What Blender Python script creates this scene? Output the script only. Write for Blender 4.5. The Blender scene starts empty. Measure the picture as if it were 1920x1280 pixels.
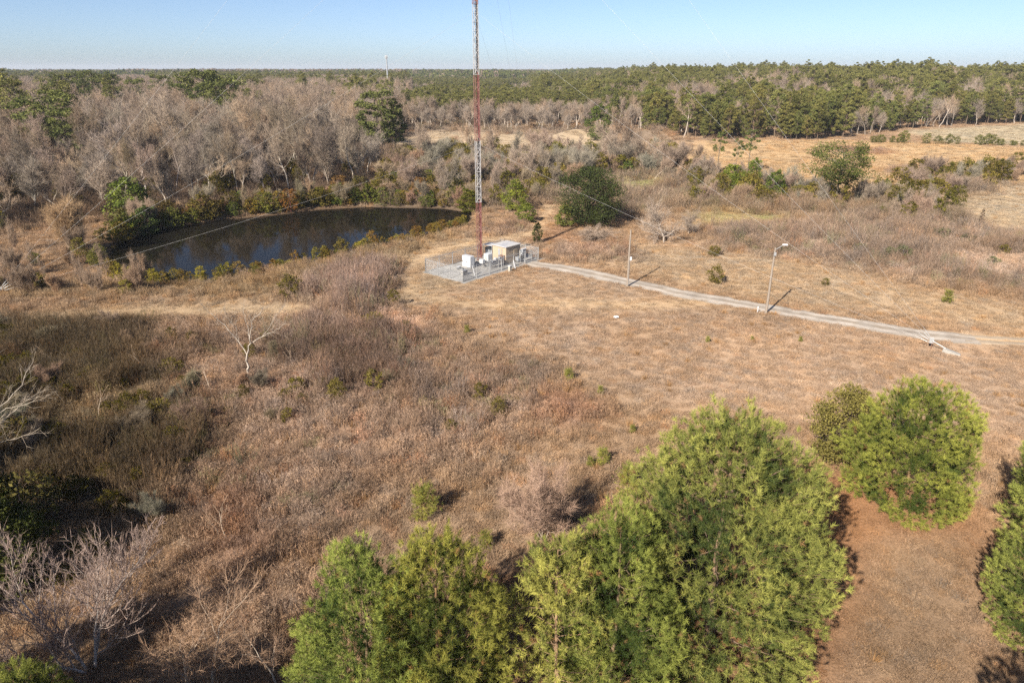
import bpy, bmesh, math, random
import numpy as np
from mathutils import Vector, Matrix

S = bpy.context.scene
C = S.collection
R = math.radians

# ------------------------------------------------------------------ camera, sky, sun, exposure
F = 1280.0                      # focal length in photo pixels (1920 wide)
HCAM = 30.0                     # drone height
PITCH = math.atan((640 - 131) / F)
cam = bpy.data.cameras.new('camera')
cam.sensor_width = 36.0
cam.lens = 36.0 * F / 1920.0
cam.clip_start = 0.5
cam.clip_end = 30000
co = bpy.data.objects.new('camera', cam)
C.objects.link(co)
co.location = (0, 0, HCAM)
co.rotation_euler = (math.pi / 2 - PITCH, 0, 0)
S.camera = co

SUN_EL = R(34)
SUN_DIR = Vector((-0.566, -0.824, 0)).normalized()      # horizontal direction towards the sun
W = bpy.data.worlds.new('World')
S.world = W
W.use_nodes = True
nt = W.node_tree
bg = nt.nodes['Background']
sky = nt.nodes.new('ShaderNodeTexSky')
sky.sky_type = 'NISHITA'
sky.sun_disc = False
sky.sun_elevation = SUN_EL
sky.sun_rotation = math.atan2(SUN_DIR.x, SUN_DIR.y)
sky.altitude = 0
sky.air_density = 0.55
sky.dust_density = 0.8
sky.ozone_density = 2.2
nt.links.new(sky.outputs[0], bg.inputs[0])
bg.inputs[1].default_value = 0.068

sun = bpy.data.lights.new('sun', 'SUN')
sun.energy = 4.4
sun.angle = R(0.5)
sun.color = (1.0, 0.90, 0.76)
so = bpy.data.objects.new('sun', sun)
C.objects.link(so)
d3 = Vector((SUN_DIR.x * math.cos(SUN_EL), SUN_DIR.y * math.cos(SUN_EL), math.sin(SUN_EL)))
so.rotation_euler = d3.to_track_quat('Z', 'Y').to_euler()

S.view_settings.view_transform = 'Standard'
S.view_settings.look = 'None'
S.view_settings.gamma = 1
S.view_settings.exposure = 1.2
S.view_settings.use_curve_mapping = False
S.render.engine = 'CYCLES'
S.cycles.max_bounces = 4
S.cycles.diffuse_bounces = 2
S.cycles.glossy_bounces = 2
S.cycles.transmission_bounces = 2
S.cycles.transparent_max_bounces = 12
S.cycles.volume_bounces = 0
S.cycles.use_denoising = False
S.cycles.use_adaptive_sampling = True
S.cycles.adaptive_threshold = 0.015

rng = np.random.default_rng(7)
random.seed(7)

# ------------------------------------------------------------------ helpers: plan geometry
cp, sp = math.cos(PITCH), math.sin(PITCH)


def at(u, v, z=0.0):
    """plan position (x, y) of the ground point of height z that the survey photo shows at (u, v)"""
    x = (u - 960) / F
    k = (640 - v) / F
    dy = cp + k * sp
    dz = -sp + k * cp
    t = (z - HCAM) / dz
    return (x * t, dy * t)


def height_at(v, y):
    """height above z = 0 of a point at plan distance y seen at row v"""
    k = (640 - v) / F
    return HCAM + y * (-sp + k * cp) / (cp + k * sp)


def P(*pts, z=0.0):
    return np.array([at(u, v, z) for u, v in pts])


def _hash(ix, iy, seed):
    h = (ix * 374761393 + iy * 668265263 + seed * 1442695041) & 0xFFFFFFFF
    h = ((h ^ (h >> 13)) * 1274126177) & 0xFFFFFFFF
    return ((h ^ (h >> 16)) & 0xFFFF) / 65535.0


def vnoise(x, y, seed=0):
    x = np.asarray(x, float); y = np.asarray(y, float)
    ix = np.floor(x).astype(np.int64); iy = np.floor(y).astype(np.int64)
    fx = x - ix; fy = y - iy
    fx = fx * fx * (3 - 2 * fx); fy = fy * fy * (3 - 2 * fy)
    a = _hash(ix, iy, seed); b = _hash(ix + 1, iy, seed)
    c = _hash(ix, iy + 1, seed); d = _hash(ix + 1, iy + 1, seed)
    return (a * (1 - fx) + b * fx) * (1 - fy) + (c * (1 - fx) + d * fx) * fy


def fbm(x, y, scale, seed=0, octv=3):
    s = 0; a = 0.5; t = 0
    f = 1.0 / scale
    for o in range(octv):
        s = s + a * vnoise(np.asarray(x) * f + 17.3 * o, np.asarray(y) * f - 9.1 * o, seed + o)
        t += a
        a *= 0.5; f *= 2.03
    return s / t


def inside(px, py, poly):
    r = np.zeros(np.shape(px), bool)
    n = len(poly)
    for i in range(n):
        x0, y0 = poly[i]; x1, y1 = poly[(i + 1) % n]
        if y0 == y1:
            continue
        c = ((y0 > py) != (y1 > py)) & (px < (x1 - x0) * (py - y0) / (y1 - y0) + x0)
        r ^= c
    return r


def polydist(px, py, poly, closed=True):
    d = np.full(np.shape(px), 1e9)
    n = len(poly)
    for i in range(n if closed else n - 1):
        a = poly[i]; b = poly[(i + 1) % n]
        vx, vy = b[0] - a[0], b[1] - a[1]
        L2 = vx * vx + vy * vy + 1e-9
        t = np.clip(((px - a[0]) * vx + (py - a[1]) * vy) / L2, 0, 1)
        d = np.minimum(d, np.hypot(px - a[0] - t * vx, py - a[1] - t * vy))
    return d


def smooth(a, b, x):
    t = np.clip((x - a) / (b - a), 0, 1)
    return t * t * (3 - 2 * t)


# ------------------------------------------------------------------ plan of the place
WATER_Z = -0.9
POND = P((203, 462), (250, 441), (330, 425), (420, 412), (520, 403), (600, 393), (690, 388), (760, 390), (830, 391), (890, 400),
         (878, 421), (835, 432), (790, 446), (740, 457), (690, 470), (640, 481), (600, 493), (540, 503), (470, 515), (400, 527),
         (330, 533), (270, 530), (228, 518), (203, 492), z=WATER_Z)
FC = np.array(at(869, 529)); RC0 = np.array(at(1009, 487))
EX = (RC0 - FC) / np.linalg.norm(RC0 - FC)
EY = np.array((-EX[1], EX[0]))
PAD_L = float(np.linalg.norm(RC0 - FC)); PAD_D = 8.6


def cmp_(a, b):
    q = FC + EX * a + EY * b
    return float(q[0]), float(q[1])


PAD = np.array([cmp_(-0.4, -0.4), cmp_(PAD_L + 0.4, -0.4), cmp_(PAD_L + 0.4, PAD_D + 0.4), cmp_(-0.4, PAD_D + 0.4)])
ROAD = P((992, 494), (1040, 500), (1085, 508), (1180, 529), (1290, 553), (1400, 571), (1500, 589), (1600, 605), (1700, 622), (1755, 630), (1830, 636))
TRACK = P((1830, 636), (1880, 639), (1930, 641), (2100, 648))
TRACK2 = P((1330, 566), (1250, 571), (1100, 572), (950, 572), (830, 566), (762, 545), (752, 515), (775, 488), (840, 462), (900, 452), (960, 442), (1008, 430), (1022, 405), (1030, 385))
TRACK3 = P((-60, 605), (90, 596), (250, 585), (420, 583), (600, 578))


def terrain(x, y):
    x = np.asarray(x, float); y = np.asarray(y, float)
    z = (fbm(x, y, 22, 3, 3) - 0.5) * 0.9 + (fbm(x, y, 3.5, 5, 2) - 0.5) * 0.06
    z = z * smooth(400, 250, y) + 0
    flat = np.minimum(polydist(x, y, PAD), polydist(x, y, ROAD, False))
    flat = np.where(inside(x, y, PAD), 0, flat)
    z = z * smooth(1.5, 9, flat)
    # banks on the near side of the field
    near = (np.abs(x) < 300) & (y > -60) & (y < 320)
    sd = polydist(x, y, POND)
    sd = np.where(inside(x, y, POND), -sd, sd)
    bank = smooth(5.0, 0.0, sd)
    z = z * (1 - bank) + bank * (WATER_Z + 0.18 + 0.12 * (fbm(x, y, 2.0, 9, 2) - 0.5))
    z = np.where(sd < 0, WATER_Z + 0.18 - 0.9 * np.clip(-sd, 0, 2.5), z)
    # spoil mounds
    for (u, v, rx, ry, h) in ((1080, 262, 14, 10, 4.2), (1215, 268, 16, 12, 6.5), (1290, 282, 22, 10, 4.0)):
        cx, cy = at(u, v)
        q = ((x - cx) / rx) ** 2 + ((y - cy) / ry) ** 2
        z = z + h * np.exp(-q * 1.2) * (0.85 + 0.3 * fbm(x, y, 6, 11, 2))
    # low berm along the left track
    bd = polydist(x, y, P((-60, 577), (150, 566), (330, 560), (520, 560)), False)
    z = z + 0.55 * np.exp(-(bd / 2.2) ** 2)
    z = z + 7.0 * smooth(400, 700, y) * smooth(60, 220, x) * smooth(2600, 1400, y)
    return z


def tz(x, y):
    return float(terrain(np.array([x]), np.array([y]))[0])


# zones: tint, how tall the growth is (0 grass .. 1 brush), blur in metres
TAN = (0.326, 0.216, 0.135)
ZONES = [
    # name, tint, tall, blur, polygons
    ('meadow', (0.358, 0.244, 0.163), 0.16, 5, [P((820, 560), (1050, 500), (1440, 590), (1920, 655), (2100, 800), (1920, 860), (1500, 800), (1200, 740), (1000, 660))]),
    ('weeds', (0.320, 0.219, 0.155), 0.5, 4, [P((300, 700), (560, 600), (760, 590), (850, 640), (1000, 690), (1080, 760), (1000, 830), (900, 860), (760, 900), (700, 960), (560, 1010), (420, 1010), (330, 960), (380, 850))]),
    ('weeds_low', (0.361, 0.237, 0.157), 0.33, 3, [P((330, 1010), (420, 940), (560, 1000), (620, 1080), (560, 1200), (300, 1200), (240, 1080))]),
    ('rust', (0.297, 0.168, 0.109), 0.42, 2, [P((1040, 740), (1110, 735), (1120, 790), (1040, 800)), P((390, 940), (480, 930), (470, 1010), (400, 1020))]),
    ('grey', (0.256, 0.190, 0.148), 0.5, 2.5, [P((920, 700), (1060, 690), (1060, 740), (930, 745))]),
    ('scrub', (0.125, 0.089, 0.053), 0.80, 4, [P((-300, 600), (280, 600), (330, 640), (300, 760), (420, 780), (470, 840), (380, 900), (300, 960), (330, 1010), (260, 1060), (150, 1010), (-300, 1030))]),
    ('scrubedge', (0.241, 0.161, 0.110), 0.62, 3, [P((270, 610), (420, 610), (540, 640), (520, 720), (470, 800), (420, 780), (310, 760), (320, 650))]),
    ('thicket', (0.299, 0.208, 0.163), 1.0, 2, [P((545, 520), (640, 492), (735, 505), (750, 560), (720, 590), (620, 585), (520, 560))]),
    ('stems', (0.293, 0.197, 0.148), 0.72, 3, [P((560, 600), (760, 590), (800, 650), (780, 730), (640, 740), (560, 680))]),
    ('bank', (0.279, 0.193, 0.111), 0.35, 3, [P((230, 540), (470, 524), (640, 490), (860, 430), (880, 440), (740, 490), (560, 530), (520, 560), (300, 560), (-60, 570), (-60, 540))]),
    ('paleband', (0.365, 0.269, 0.173), 0.05, 1.2, [P((40, 598), (150, 584), (300, 572), (450, 574), (600, 570), (600, 584), (420, 590), (200, 597))]),
    ('pale', (0.356, 0.257, 0.167), 0.06, 2.5, [P((745, 480), (800, 470), (850, 445), (980, 440), (1000, 470), (880, 470), (795, 512), (869, 531), (820, 562), (740, 572), (750, 520))]),
    ('mown', (0.353, 0.243, 0.160), 0.0, 3, [P((815, 548), (875, 534), (1050, 505), (1300, 560), (1440, 590), (1300, 582), (1000, 585), (850, 580))]),
    ('verge', (0.364, 0.259, 0.167), 0.14, 3, [P((1060, 488), (1300, 525), (1450, 560), (1920, 622), (2100, 625), (1920, 575), (1700, 535), (1500, 485), (1200, 455))]),
    ('brush', (0.286, 0.203, 0.147), 0.62, 4, [P((1290, 470), (1450, 430), (1600, 400), (1920, 420), (2150, 440), (2150, 590), (1920, 560), (1750, 530), (1600, 505), (1450, 475)),
                                      P((1330, 430), (1500, 425), (1480, 480), (1300, 470))]),
    ('brush2', (0.292, 0.195, 0.138), 0.6, 3, [P((1020, 468), (1190, 455), (1200, 490), (1080, 497), (1030, 485)), P((860, 442), (1000, 400), (1010, 425), (900, 448))]),
    ('middle', (0.273, 0.197, 0.137), 0.8, 6, [P((690, 388), (740, 300), (850, 287), (1100, 296), (1260, 300), (1300, 335), (1450, 352), (1620, 390), (1600, 410), (1300, 400), (1160, 410), (1030, 372), (1000, 388), (880, 392)),
                                             P((1600, 390), (1700, 345), (1930, 330), (1930, 355), (1790, 375), (1800, 425), (1650, 420)),
                                             P((740, 260), (1120, 262), (1260, 285), (1250, 265), (1100, 240), (745, 225))]),
    ('reddish', (0.314, 0.190, 0.117), 0.1, 2, [P((985, 452), (1000, 405), (1035, 380), (1045, 420), (1100, 445), (1180, 470), (1060, 465))]),
    ('greengrass', (0.265, 0.244, 0.102), 0.03, 2, [P((1150, 342), (1245, 335), (1240, 354), (1160, 360)), P((1410, 404), (1470, 404), (1470, 418), (1410, 422))]),
    ('greengrass2', (0.340, 0.271, 0.133), 0.05, 3, [P((1290, 402), (1400, 398), (1420, 424), (1310, 428))]),
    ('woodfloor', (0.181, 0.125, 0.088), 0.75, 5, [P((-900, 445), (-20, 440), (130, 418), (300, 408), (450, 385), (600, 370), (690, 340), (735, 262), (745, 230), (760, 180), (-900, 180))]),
    ('sandfield', (0.416, 0.319, 0.218), 0.0, 3, [P((720, 268), (800, 246), (1100, 258), (1170, 278), (1100, 296), (850, 288))]),
    ('goldfield', (0.414, 0.279, 0.156), 0.2, 5, [P((1230, 300), (1400, 266), (1560, 262), (1920, 276), (2300, 276), (2300, 350), (1920, 345), (1700, 345), (1610, 388), (1460, 352), (1300, 332))]),
    ('golddark', (0.268, 0.169, 0.113), 0.4, 4, [P((1640, 318), (1760, 308), (1800, 318), (1700, 330)), P((1560, 275), (1680, 280), (1660, 290), (1570, 286))]),
    ('farfield', (0.375, 0.303, 0.206), 0.0, 4, [P((1690, 245), (1920, 233), (2300, 228), (2300, 270), (1920, 272), (1760, 266))]),
    ('sidefield', (0.365, 0.277, 0.186), 0.1, 4, [P((1790, 372), (1920, 352), (2150, 340), (2150, 450), (1920, 440), (1810, 425))]),
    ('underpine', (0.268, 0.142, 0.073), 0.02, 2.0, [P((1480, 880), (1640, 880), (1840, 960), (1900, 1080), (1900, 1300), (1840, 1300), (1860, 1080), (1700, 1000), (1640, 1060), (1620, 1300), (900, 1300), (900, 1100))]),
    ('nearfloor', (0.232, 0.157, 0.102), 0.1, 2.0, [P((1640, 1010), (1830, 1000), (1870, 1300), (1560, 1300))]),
]
GX0, GX1, GY0, GY1, GST = -230.0, 330.0, -10.0, 480.0, 1.0
_gx = np.arange(GX0, GX1 + GST, GST); _gy = np.arange(GY0, GY1 + GST, GST)
_MX, _MY = np.meshgrid(_gx, _gy)


def boxblur(a, r):
    if r < 1:
        return a
    k = 2 * r + 1
    for ax in (0, 1):
        p = np.concatenate([np.repeat(a.take([0], ax), r + 1, ax), a, np.repeat(a.take([-1], ax), r, ax)], ax)
        c = np.cumsum(p, ax)
        n = a.shape[ax]
        a = (c.take(range(k, k + n), ax) - c.take(range(0, n), ax)) / k
    return a


_wx = _MX + (fbm(_MX, _MY, 9, 21, 3) - 0.5) * 9
_wy = _MY + (fbm(_MX, _MY, 9, 31, 3) - 0.5) * 9
_tint = np.empty(_MX.shape + (3,)); _tint[:] = TAN
_tall = np.full(_MX.shape, 0.22)
for _n, _t, _h, _b, _ps in ZONES:
    m = np.zeros(_MX.shape)
    for p in _ps:
        tight = _n in ('paleband', 'sandfield', 'nearfloor', 'underpine')
        m = np.maximum(m, inside(_MX if tight else _wx, _MY if tight else _wy, p).astype(float))
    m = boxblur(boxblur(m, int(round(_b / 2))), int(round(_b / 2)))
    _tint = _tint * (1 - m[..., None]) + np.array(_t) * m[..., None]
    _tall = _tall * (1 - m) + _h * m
_pt = fbm(_MX, _MY, 8, 171, 3)
_scr = np.clip((_tall - 0.45) / 0.25, 0, 1) * smooth(130, 110, _MY) * smooth(1.02, 0.9, _tall)
_op = smooth(0.50, 0.66, _pt) * _scr
_tall = _tall - _op * 0.42
_tint = _tint * (1 + 0.75 * _op[..., None]) * (1 - 0.30 * (smooth(0.45, 0.30, _pt) * _scr)[..., None])
for tr, w, s in ((TRACK2, 1.9, 0.75), (TRACK, 1.6, 0.8), (TRACK3, 2.0, 0.9)):
    d = polydist(_wx * 0.15 + _MX * 0.85, _wy * 0.15 + _MY * 0.85, tr, False)
    m = np.exp(-(d / w) ** 2) * s
    _tint = _tint * (1 - m[..., None]) + np.array((0.44, 0.31, 0.19)) * m[..., None]
    _tall = _tall * (1 - m)


def bil(grid, x, y):
    fx = np.clip((np.asarray(x) - GX0) / GST, 0, grid.shape[1] - 1.001)
    fy = np.clip((np.asarray(y) - GY0) / GST, 0, grid.shape[0] - 1.001)
    ix = fx.astype(int); iy = fy.astype(int)
    fx = fx - ix; fy = fy - iy
    if grid.ndim == 3:
        fx = fx[..., None]; fy = fy[..., None]
    return (grid[iy, ix] * (1 - fx) + grid[iy, ix + 1] * fx) * (1 - fy) + (grid[iy + 1, ix] * (1 - fx) + grid[iy + 1, ix + 1] * fx) * fy


FARCOL = np.array((0.12, 0.095, 0.055))


def tint_at(x, y):
    t = bil(_tint, x, y)
    out = smooth(470, 520, y) + smooth(300, 330, x) + smooth(-200, -230, x)
    out = np.clip(out, 0, 1)[..., None]
    t = t * (1 - out) + FARCOL * out
    n = fbm(x, y, 14, 41, 3)[..., None]
    k = fbm(x, y, 4.0, 51, 2)[..., None]
    t = t * (0.88 + 0.24 * n) * (0.93 + 0.14 * k)
    warm = (fbm(x, y, 7, 61, 2) - 0.5)[..., None]
    return np.clip(t * (1 + warm * np.array((0.08, 0.0, -0.12))) * np.array((1.05, 1.09, 1.13)), 0.01, 0.9)


# ------------------------------------------------------------------ materials
def new_mat(name):
    m = bpy.data.materials.new(name)
    m.use_nodes = True
    n = m.node_tree
    for x in list(n.nodes):
        n.nodes.remove(x)
    out = n.nodes.new('ShaderNodeOutputMaterial')
    return m, n, out


def N(n, t, **kw):
    x = n.nodes.new(t)
    for k, v in kw.items():
        if k.startswith('i_'):
            key = k[2:]
            x.inputs[int(key) if key.isdigit() else key].default_value = v
        else:
            setattr(x, k, v)
    return x


def mixc(n, a, b, fac=None, blend='MULTIPLY', f=1.0):
    x = n.nodes.new('ShaderNodeMix')
    x.data_type = 'RGBA'
    x.blend_type = blend
    x.inputs[0].default_value = f
    if fac is not None:
        n.links.new(fac, x.inputs[0])
    for s, i in ((a, 6), (b, 7)):
        if isinstance(s, tuple):
            x.inputs[i].default_value = s + (1,)
        else:
            n.links.new(s, x.inputs[i])
    return x.outputs[2]


def leafmat(name, trans=0.25, rnd=0.35, instancer=False, rough=None):
    """colour comes from the mesh (Col) times the object's own colour and a little luck; cloth-thin leaves let light through"""
    m, n, out = new_mat(name)
    a = N(n, 'ShaderNodeAttribute', attribute_name='Col')
    oi = N(n, 'ShaderNodeObjectInfo')
    col = a.outputs['Color']
    if instancer:
        t = N(n, 'ShaderNodeAttribute', attribute_name='tint', attribute_type='INSTANCER')
        col = mixc(n, col, t.outputs['Color'])
    else:
        col = mixc(n, col, oi.outputs['Color'])
    mr = N(n, 'ShaderNodeMapRange', i_3=1 - rnd / 2, i_4=1 + rnd / 2)
    n.links.new(oi.outputs['Random'], mr.inputs[0])
    vm = N(n, 'ShaderNodeVectorMath', operation='SCALE')
    n.links.new(col, vm.inputs[0]); n.links.new(mr.outputs[0], vm.inputs['Scale'])
    dif = N(n, 'ShaderNodeBsdfDiffuse')
    n.links.new(vm.outputs[0], dif.inputs[0])
    sh = dif.outputs[0]
    if trans > 0:
        tr = N(n, 'ShaderNodeBsdfTranslucent')
        n.links.new(vm.outputs[0], tr.inputs[0])
        mx = N(n, 'ShaderNodeMixShader', i_0=trans)
        n.links.new(sh, mx.inputs[1]); n.links.new(tr.outputs[0], mx.inputs[2])
        sh = mx.outputs[0]
    n.links.new(sh, out.inputs[0])
    return m


def solid(name, col, rough=0.6, metal=0.0, var=0.25, scale=3.0, bump=0.0, col2=None):
    m, n, out = new_mat(name)
    b = N(n, 'ShaderNodeBsdfPrincipled')
    b.inputs['Roughness'].default_value = rough
    b.inputs['Metallic'].default_value = metal
    tc = N(n, 'ShaderNodeTexCoord')
    no = N(n, 'ShaderNodeTexNoise', i_Scale=scale, i_Detail=6.0, i_Roughness=0.65)
    n.links.new(tc.outputs['Object'], no.inputs['Vector'])
    c2 = col2 if col2 else tuple(c * (1 - var) for c in col)
    mr = N(n, 'ShaderNodeMapRange', i_1=0.35, i_2=0.65)
    n.links.new(no.outputs[0], mr.inputs[0])
    n.links.new(mixc(n, c2, col, fac=mr.outputs[0], blend='MIX'), b.inputs['Base Color'])
    if bump:
        bp = N(n, 'ShaderNodeBump', i_Strength=bump, i_Distance=0.05)
        n.links.new(no.outputs[0], bp.inputs['Height'])
        n.links.new(bp.outputs[0], b.inputs['Normal'])
    n.links.new(b.outputs[0], out.inputs[0])
    return m


def ground_mat():
    m, n, out = new_mat('ground')
    a = N(n, 'ShaderNodeAttribute', attribute_name='Col')
    tc = N(n, 'ShaderNodeTexCoord')
    col = a.outputs['Color']
    hs = []
    for sc, lo, hi in ((0.35, 0.90, 1.10), (1.6, 0.85, 1.15), (7.0, 0.70, 1.30)):
        no = N(n, 'ShaderNodeTexNoise', i_Scale=sc, i_Detail=5.0, i_Roughness=0.6)
        n.links.new(tc.outputs['Object'], no.inputs['Vector'])
        mr = N(n, 'ShaderNodeMapRange', i_1=0.3, i_2=0.7, i_3=lo, i_4=hi)
        n.links.new(no.outputs[0], mr.inputs[0])
        vm = N(n, 'ShaderNodeVectorMath', operation='SCALE')
        n.links.new(col, vm.inputs[0]); n.links.new(mr.outputs[0], vm.inputs['Scale'])
        col = vm.outputs[0]
        hs.append(no.outputs[0])
    d = N(n, 'ShaderNodeBsdfDiffuse', i_Roughness=0.8)
    n.links.new(col, d.inputs[0])
    bp = N(n, 'ShaderNodeBump', i_Strength=0.9, i_Distance=0.12)
    n.links.new(hs[2], bp.inputs['Height'])
    n.links.new(bp.outputs[0], d.inputs['Normal'])
    n.links.new(d.outputs[0], out.inputs[0])
    return m


def gravel_mat(name, c1, c2):
    m, n, out = new_mat(name)
    tc = N(n, 'ShaderNodeTexCoord')
    no = N(n, 'ShaderNodeTexNoise', i_Scale=0.55, i_Detail=6.0, i_Roughness=0.7)
    n2 = N(n, 'ShaderNodeTexNoise', i_Scale=14.0, i_Detail=3.0)
    for q in (no, n2):
        n.links.new(tc.outputs['Object'], q.inputs['Vector'])
    mr = N(n, 'ShaderNodeMapRange', i_1=0.38, i_2=0.62)
    n.links.new(no.outputs[0], mr.inputs[0])
    c = mixc(n, c1, c2, fac=mr.outputs[0], blend='MIX')
    m2 = N(n, 'ShaderNodeMapRange', i_1=0.3, i_2=0.7, i_3=0.72, i_4=1.25)
    n.links.new(n2.outputs[0], m2.inputs[0])
    vm = N(n, 'ShaderNodeVectorMath', operation='SCALE')
    n.links.new(c, vm.inputs[0]); n.links.new(m2.outputs[0], vm.inputs['Scale'])
    at2 = N(n, 'ShaderNodeAttribute', attribute_name='Col')
    d = N(n, 'ShaderNodeBsdfDiffuse')
    n.links.new(mixc(n, vm.outputs[0], at2.outputs['Color']), d.inputs[0])
    bp = N(n, 'ShaderNodeBump', i_Strength=0.6, i_Distance=0.03)
    n.links.new(n2.outputs[0], bp.inputs['Height']); n.links.new(bp.outputs[0], d.inputs['Normal'])
    n.links.new(d.outputs[0], out.inputs[0])
    return m


def water_mat():
    m, n, out = new_mat('water')
    b = N(n, 'ShaderNodeBsdfPrincipled')
    b.inputs['Base Color'].default_value = (0.010, 0.009, 0.007, 1)
    b.inputs['Roughness'].default_value = 0.04
    b.inputs['IOR'].default_value = 1.11
    tc = N(n, 'ShaderNodeTexCoord')
    no = N(n, 'ShaderNodeTexNoise', i_Scale=0.9, i_Detail=3.0)
    n.links.new(tc.outputs['Object'], no.inputs['Vector'])
    bp = N(n, 'ShaderNodeBump', i_Strength=0.03, i_Distance=0.2)
    n.links.new(no.outputs[0], bp.inputs['Height']); n.links.new(bp.outputs[0], b.inputs['Normal'])
    n.links.new(b.outputs[0], out.inputs[0])
    return m


def chainlink_mat():
    m, n, out = new_mat('chain_link')
    tc = N(n, 'ShaderNodeTexCoord')
    sx = N(n, 'ShaderNodeSeparateXYZ')
    n.links.new(tc.outputs['Object'], sx.inputs[0])
    outs = []
    for sgn in (1, -1):
        k = N(n, 'ShaderNodeMath', operation='MULTIPLY', i_1=sgn)
        n.links.new(sx.outputs[2], k.inputs[0])
        ad = N(n, 'ShaderNodeMath', operation='ADD')
        n.links.new(sx.outputs[0], ad.inputs[0]); n.links.new(k.outputs[0], ad.inputs[1])
        pp = N(n, 'ShaderNodeMath', operation='PINGPONG', i_1=0.04)
        n.links.new(ad.outputs[0], pp.inputs[0])
        lt = N(n, 'ShaderNodeMath', operation='LESS_THAN', i_1=0.0052)
        n.links.new(pp.outputs[0], lt.inputs[0])
        outs.append(lt)
    mx = N(n, 'ShaderNodeMath', operation='MAXIMUM')
    n.links.new(outs[0].outputs[0], mx.inputs[0]); n.links.new(outs[1].outputs[0], mx.inputs[1])
    tr = N(n, 'ShaderNodeBsdfTransparent')
    b = N(n, 'ShaderNodeBsdfPrincipled')
    b.inputs['Base Color'].default_value = (0.42, 0.43, 0.44, 1)
    b.inputs['Roughness'].default_value = 0.5
    ms = N(n, 'ShaderNodeMixShader')
    n.links.new(mx.outputs[0], ms.inputs[0]); n.links.new(tr.outputs[0], ms.inputs[1]); n.links.new(b.outputs[0], ms.inputs[2])
    n.links.new(ms.outputs[0], out.inputs[0])
    return m


M = {
    'ground': ground_mat(), 'water': water_mat(), 'chain': chainlink_mat(),
    'gravel': gravel_mat('gravel', (0.34, 0.295, 0.25), (0.45, 0.405, 0.355)),
    'padgravel': gravel_mat('pad_gravel', (0.25, 0.245, 0.235), (0.35, 0.345, 0.335)),
    'dirt': gravel_mat('dirt', (0.33, 0.26, 0.19), (0.40, 0.33, 0.25)),
    'tuft': leafmat('dry_growth', 0.2, 0.35, True),
    'bark': leafmat('bark', 0.0, 0.3), 'twig': leafmat('twigs', 0.0, 0.35),
    'needle': leafmat('needles', 0.22, 0.25), 'leaf': leafmat('leaves', 0.2, 0.35),
    'galv': solid('galvanised_steel', (0.40, 0.41, 0.42), 0.45, 0.3, 0.15),
    'wire': solid('guy_strand', (0.42, 0.42, 0.415), 0.5, 0.3, 0.1),
    'red': solid('tower_orange', (0.225, 0.10, 0.085), 0.5, 0, 0.3),
    'twhite': solid('tower_white', (0.40, 0.395, 0.40), 0.5, 0, 0.12),
    'cable': solid('black_coax', (0.05, 0.045, 0.05), 0.5, 0, 0.3),
    'cablered': solid('painted_coax', (0.16, 0.05, 0.045), 0.5, 0, 0.3),
    'beige': solid('beige_aggregate', (0.40, 0.322, 0.235), 0.8, 0, 0.10, 6.0, 0.2),
    'roof': solid('concrete_roof', (0.50, 0.485, 0.465), 0.7, 0, 0.1, 0.9, 0.1, (0.33, 0.345, 0.39)),
    'trim': solid('roof_edge', (0.32, 0.28, 0.24), 0.7, 0, 0.2),
    'wpaint': solid('white_paint', (0.50, 0.51, 0.53), 0.45, 0, 0.08),
    'gpaint': solid('grey_paint', (0.30, 0.32, 0.35), 0.5, 0, 0.15),
    'dark': solid('dark_enclosure', (0.035, 0.037, 0.042), 0.5, 0, 0.3),
    'concrete': solid('concrete', (0.34, 0.325, 0.30), 0.8, 0, 0.2, 4, 0.2),
    'wood': solid('weathered_pole', (0.30, 0.25, 0.205), 0.8, 0, 0.3, 8, 0.3),
    'brown': solid('rusty_box', (0.22, 0.12, 0.08), 0.7, 0, 0.3),
    'cream': solid('cream_plastic', (0.42, 0.39, 0.33), 0.5, 0, 0.1),
    'glass': solid('lamp_glass', (0.85, 0.86, 0.88), 0.25, 0, 0.03),
    'litter': solid('white_plastic', (0.8, 0.82, 0.85), 0.4, 0, 0.05),
    'window': solid('window_glass', (0.05, 0.06, 0.07), 0.1, 0, 0.2),
    'metalroof': solid('pale_sheet_roof', (0.6, 0.6, 0.6), 0.5, 0, 0.1),
}

# ------------------------------------------------------------------ mesh helpers


def mesh_np(name, verts, faces, mats, cols=None, midx=None, smooth_=False):
    """verts (n,3); faces = list of (m,k) index arrays; cols (n,3)"""
    me = bpy.data.meshes.new(name)
    verts = np.asarray(verts, np.float32)
    faces = [np.asarray(f, np.int32) for f in faces if len(f)]
    nl = sum(f.size for f in faces); nf = sum(len(f) for f in faces)
    me.vertices.add(len(verts)); me.vertices.foreach_set('co', verts.ravel())
    me.loops.add(nl); me.polygons.add(nf)
    me.loops.foreach_set('vertex_index', np.concatenate([f.ravel() for f in faces]))
    ls = np.concatenate([np.full(len(f), f.shape[1], np.int32) for f in faces])
    me.polygons.foreach_set('loop_start', np.concatenate([[0], np.cumsum(ls)[:-1]]).astype(np.int32))
    me.update(calc_edges=True)
    for m in mats:
        me.materials.append(M[m])
    if midx is not None:
        me.polygons.foreach_set('material_index', np.asarray(midx, np.int32))
    if cols is not None:
        c = np.ones((len(verts), 4), np.float32); c[:, :3] = cols
        at_ = me.attributes.new('Col', 'FLOAT_COLOR', 'POINT')
        at_.data.foreach_set('color', c.ravel())
    if smooth_:
        me.polygons.foreach_set('use_smooth', np.ones(nf, bool))
    me.validate()
    return me


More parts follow.
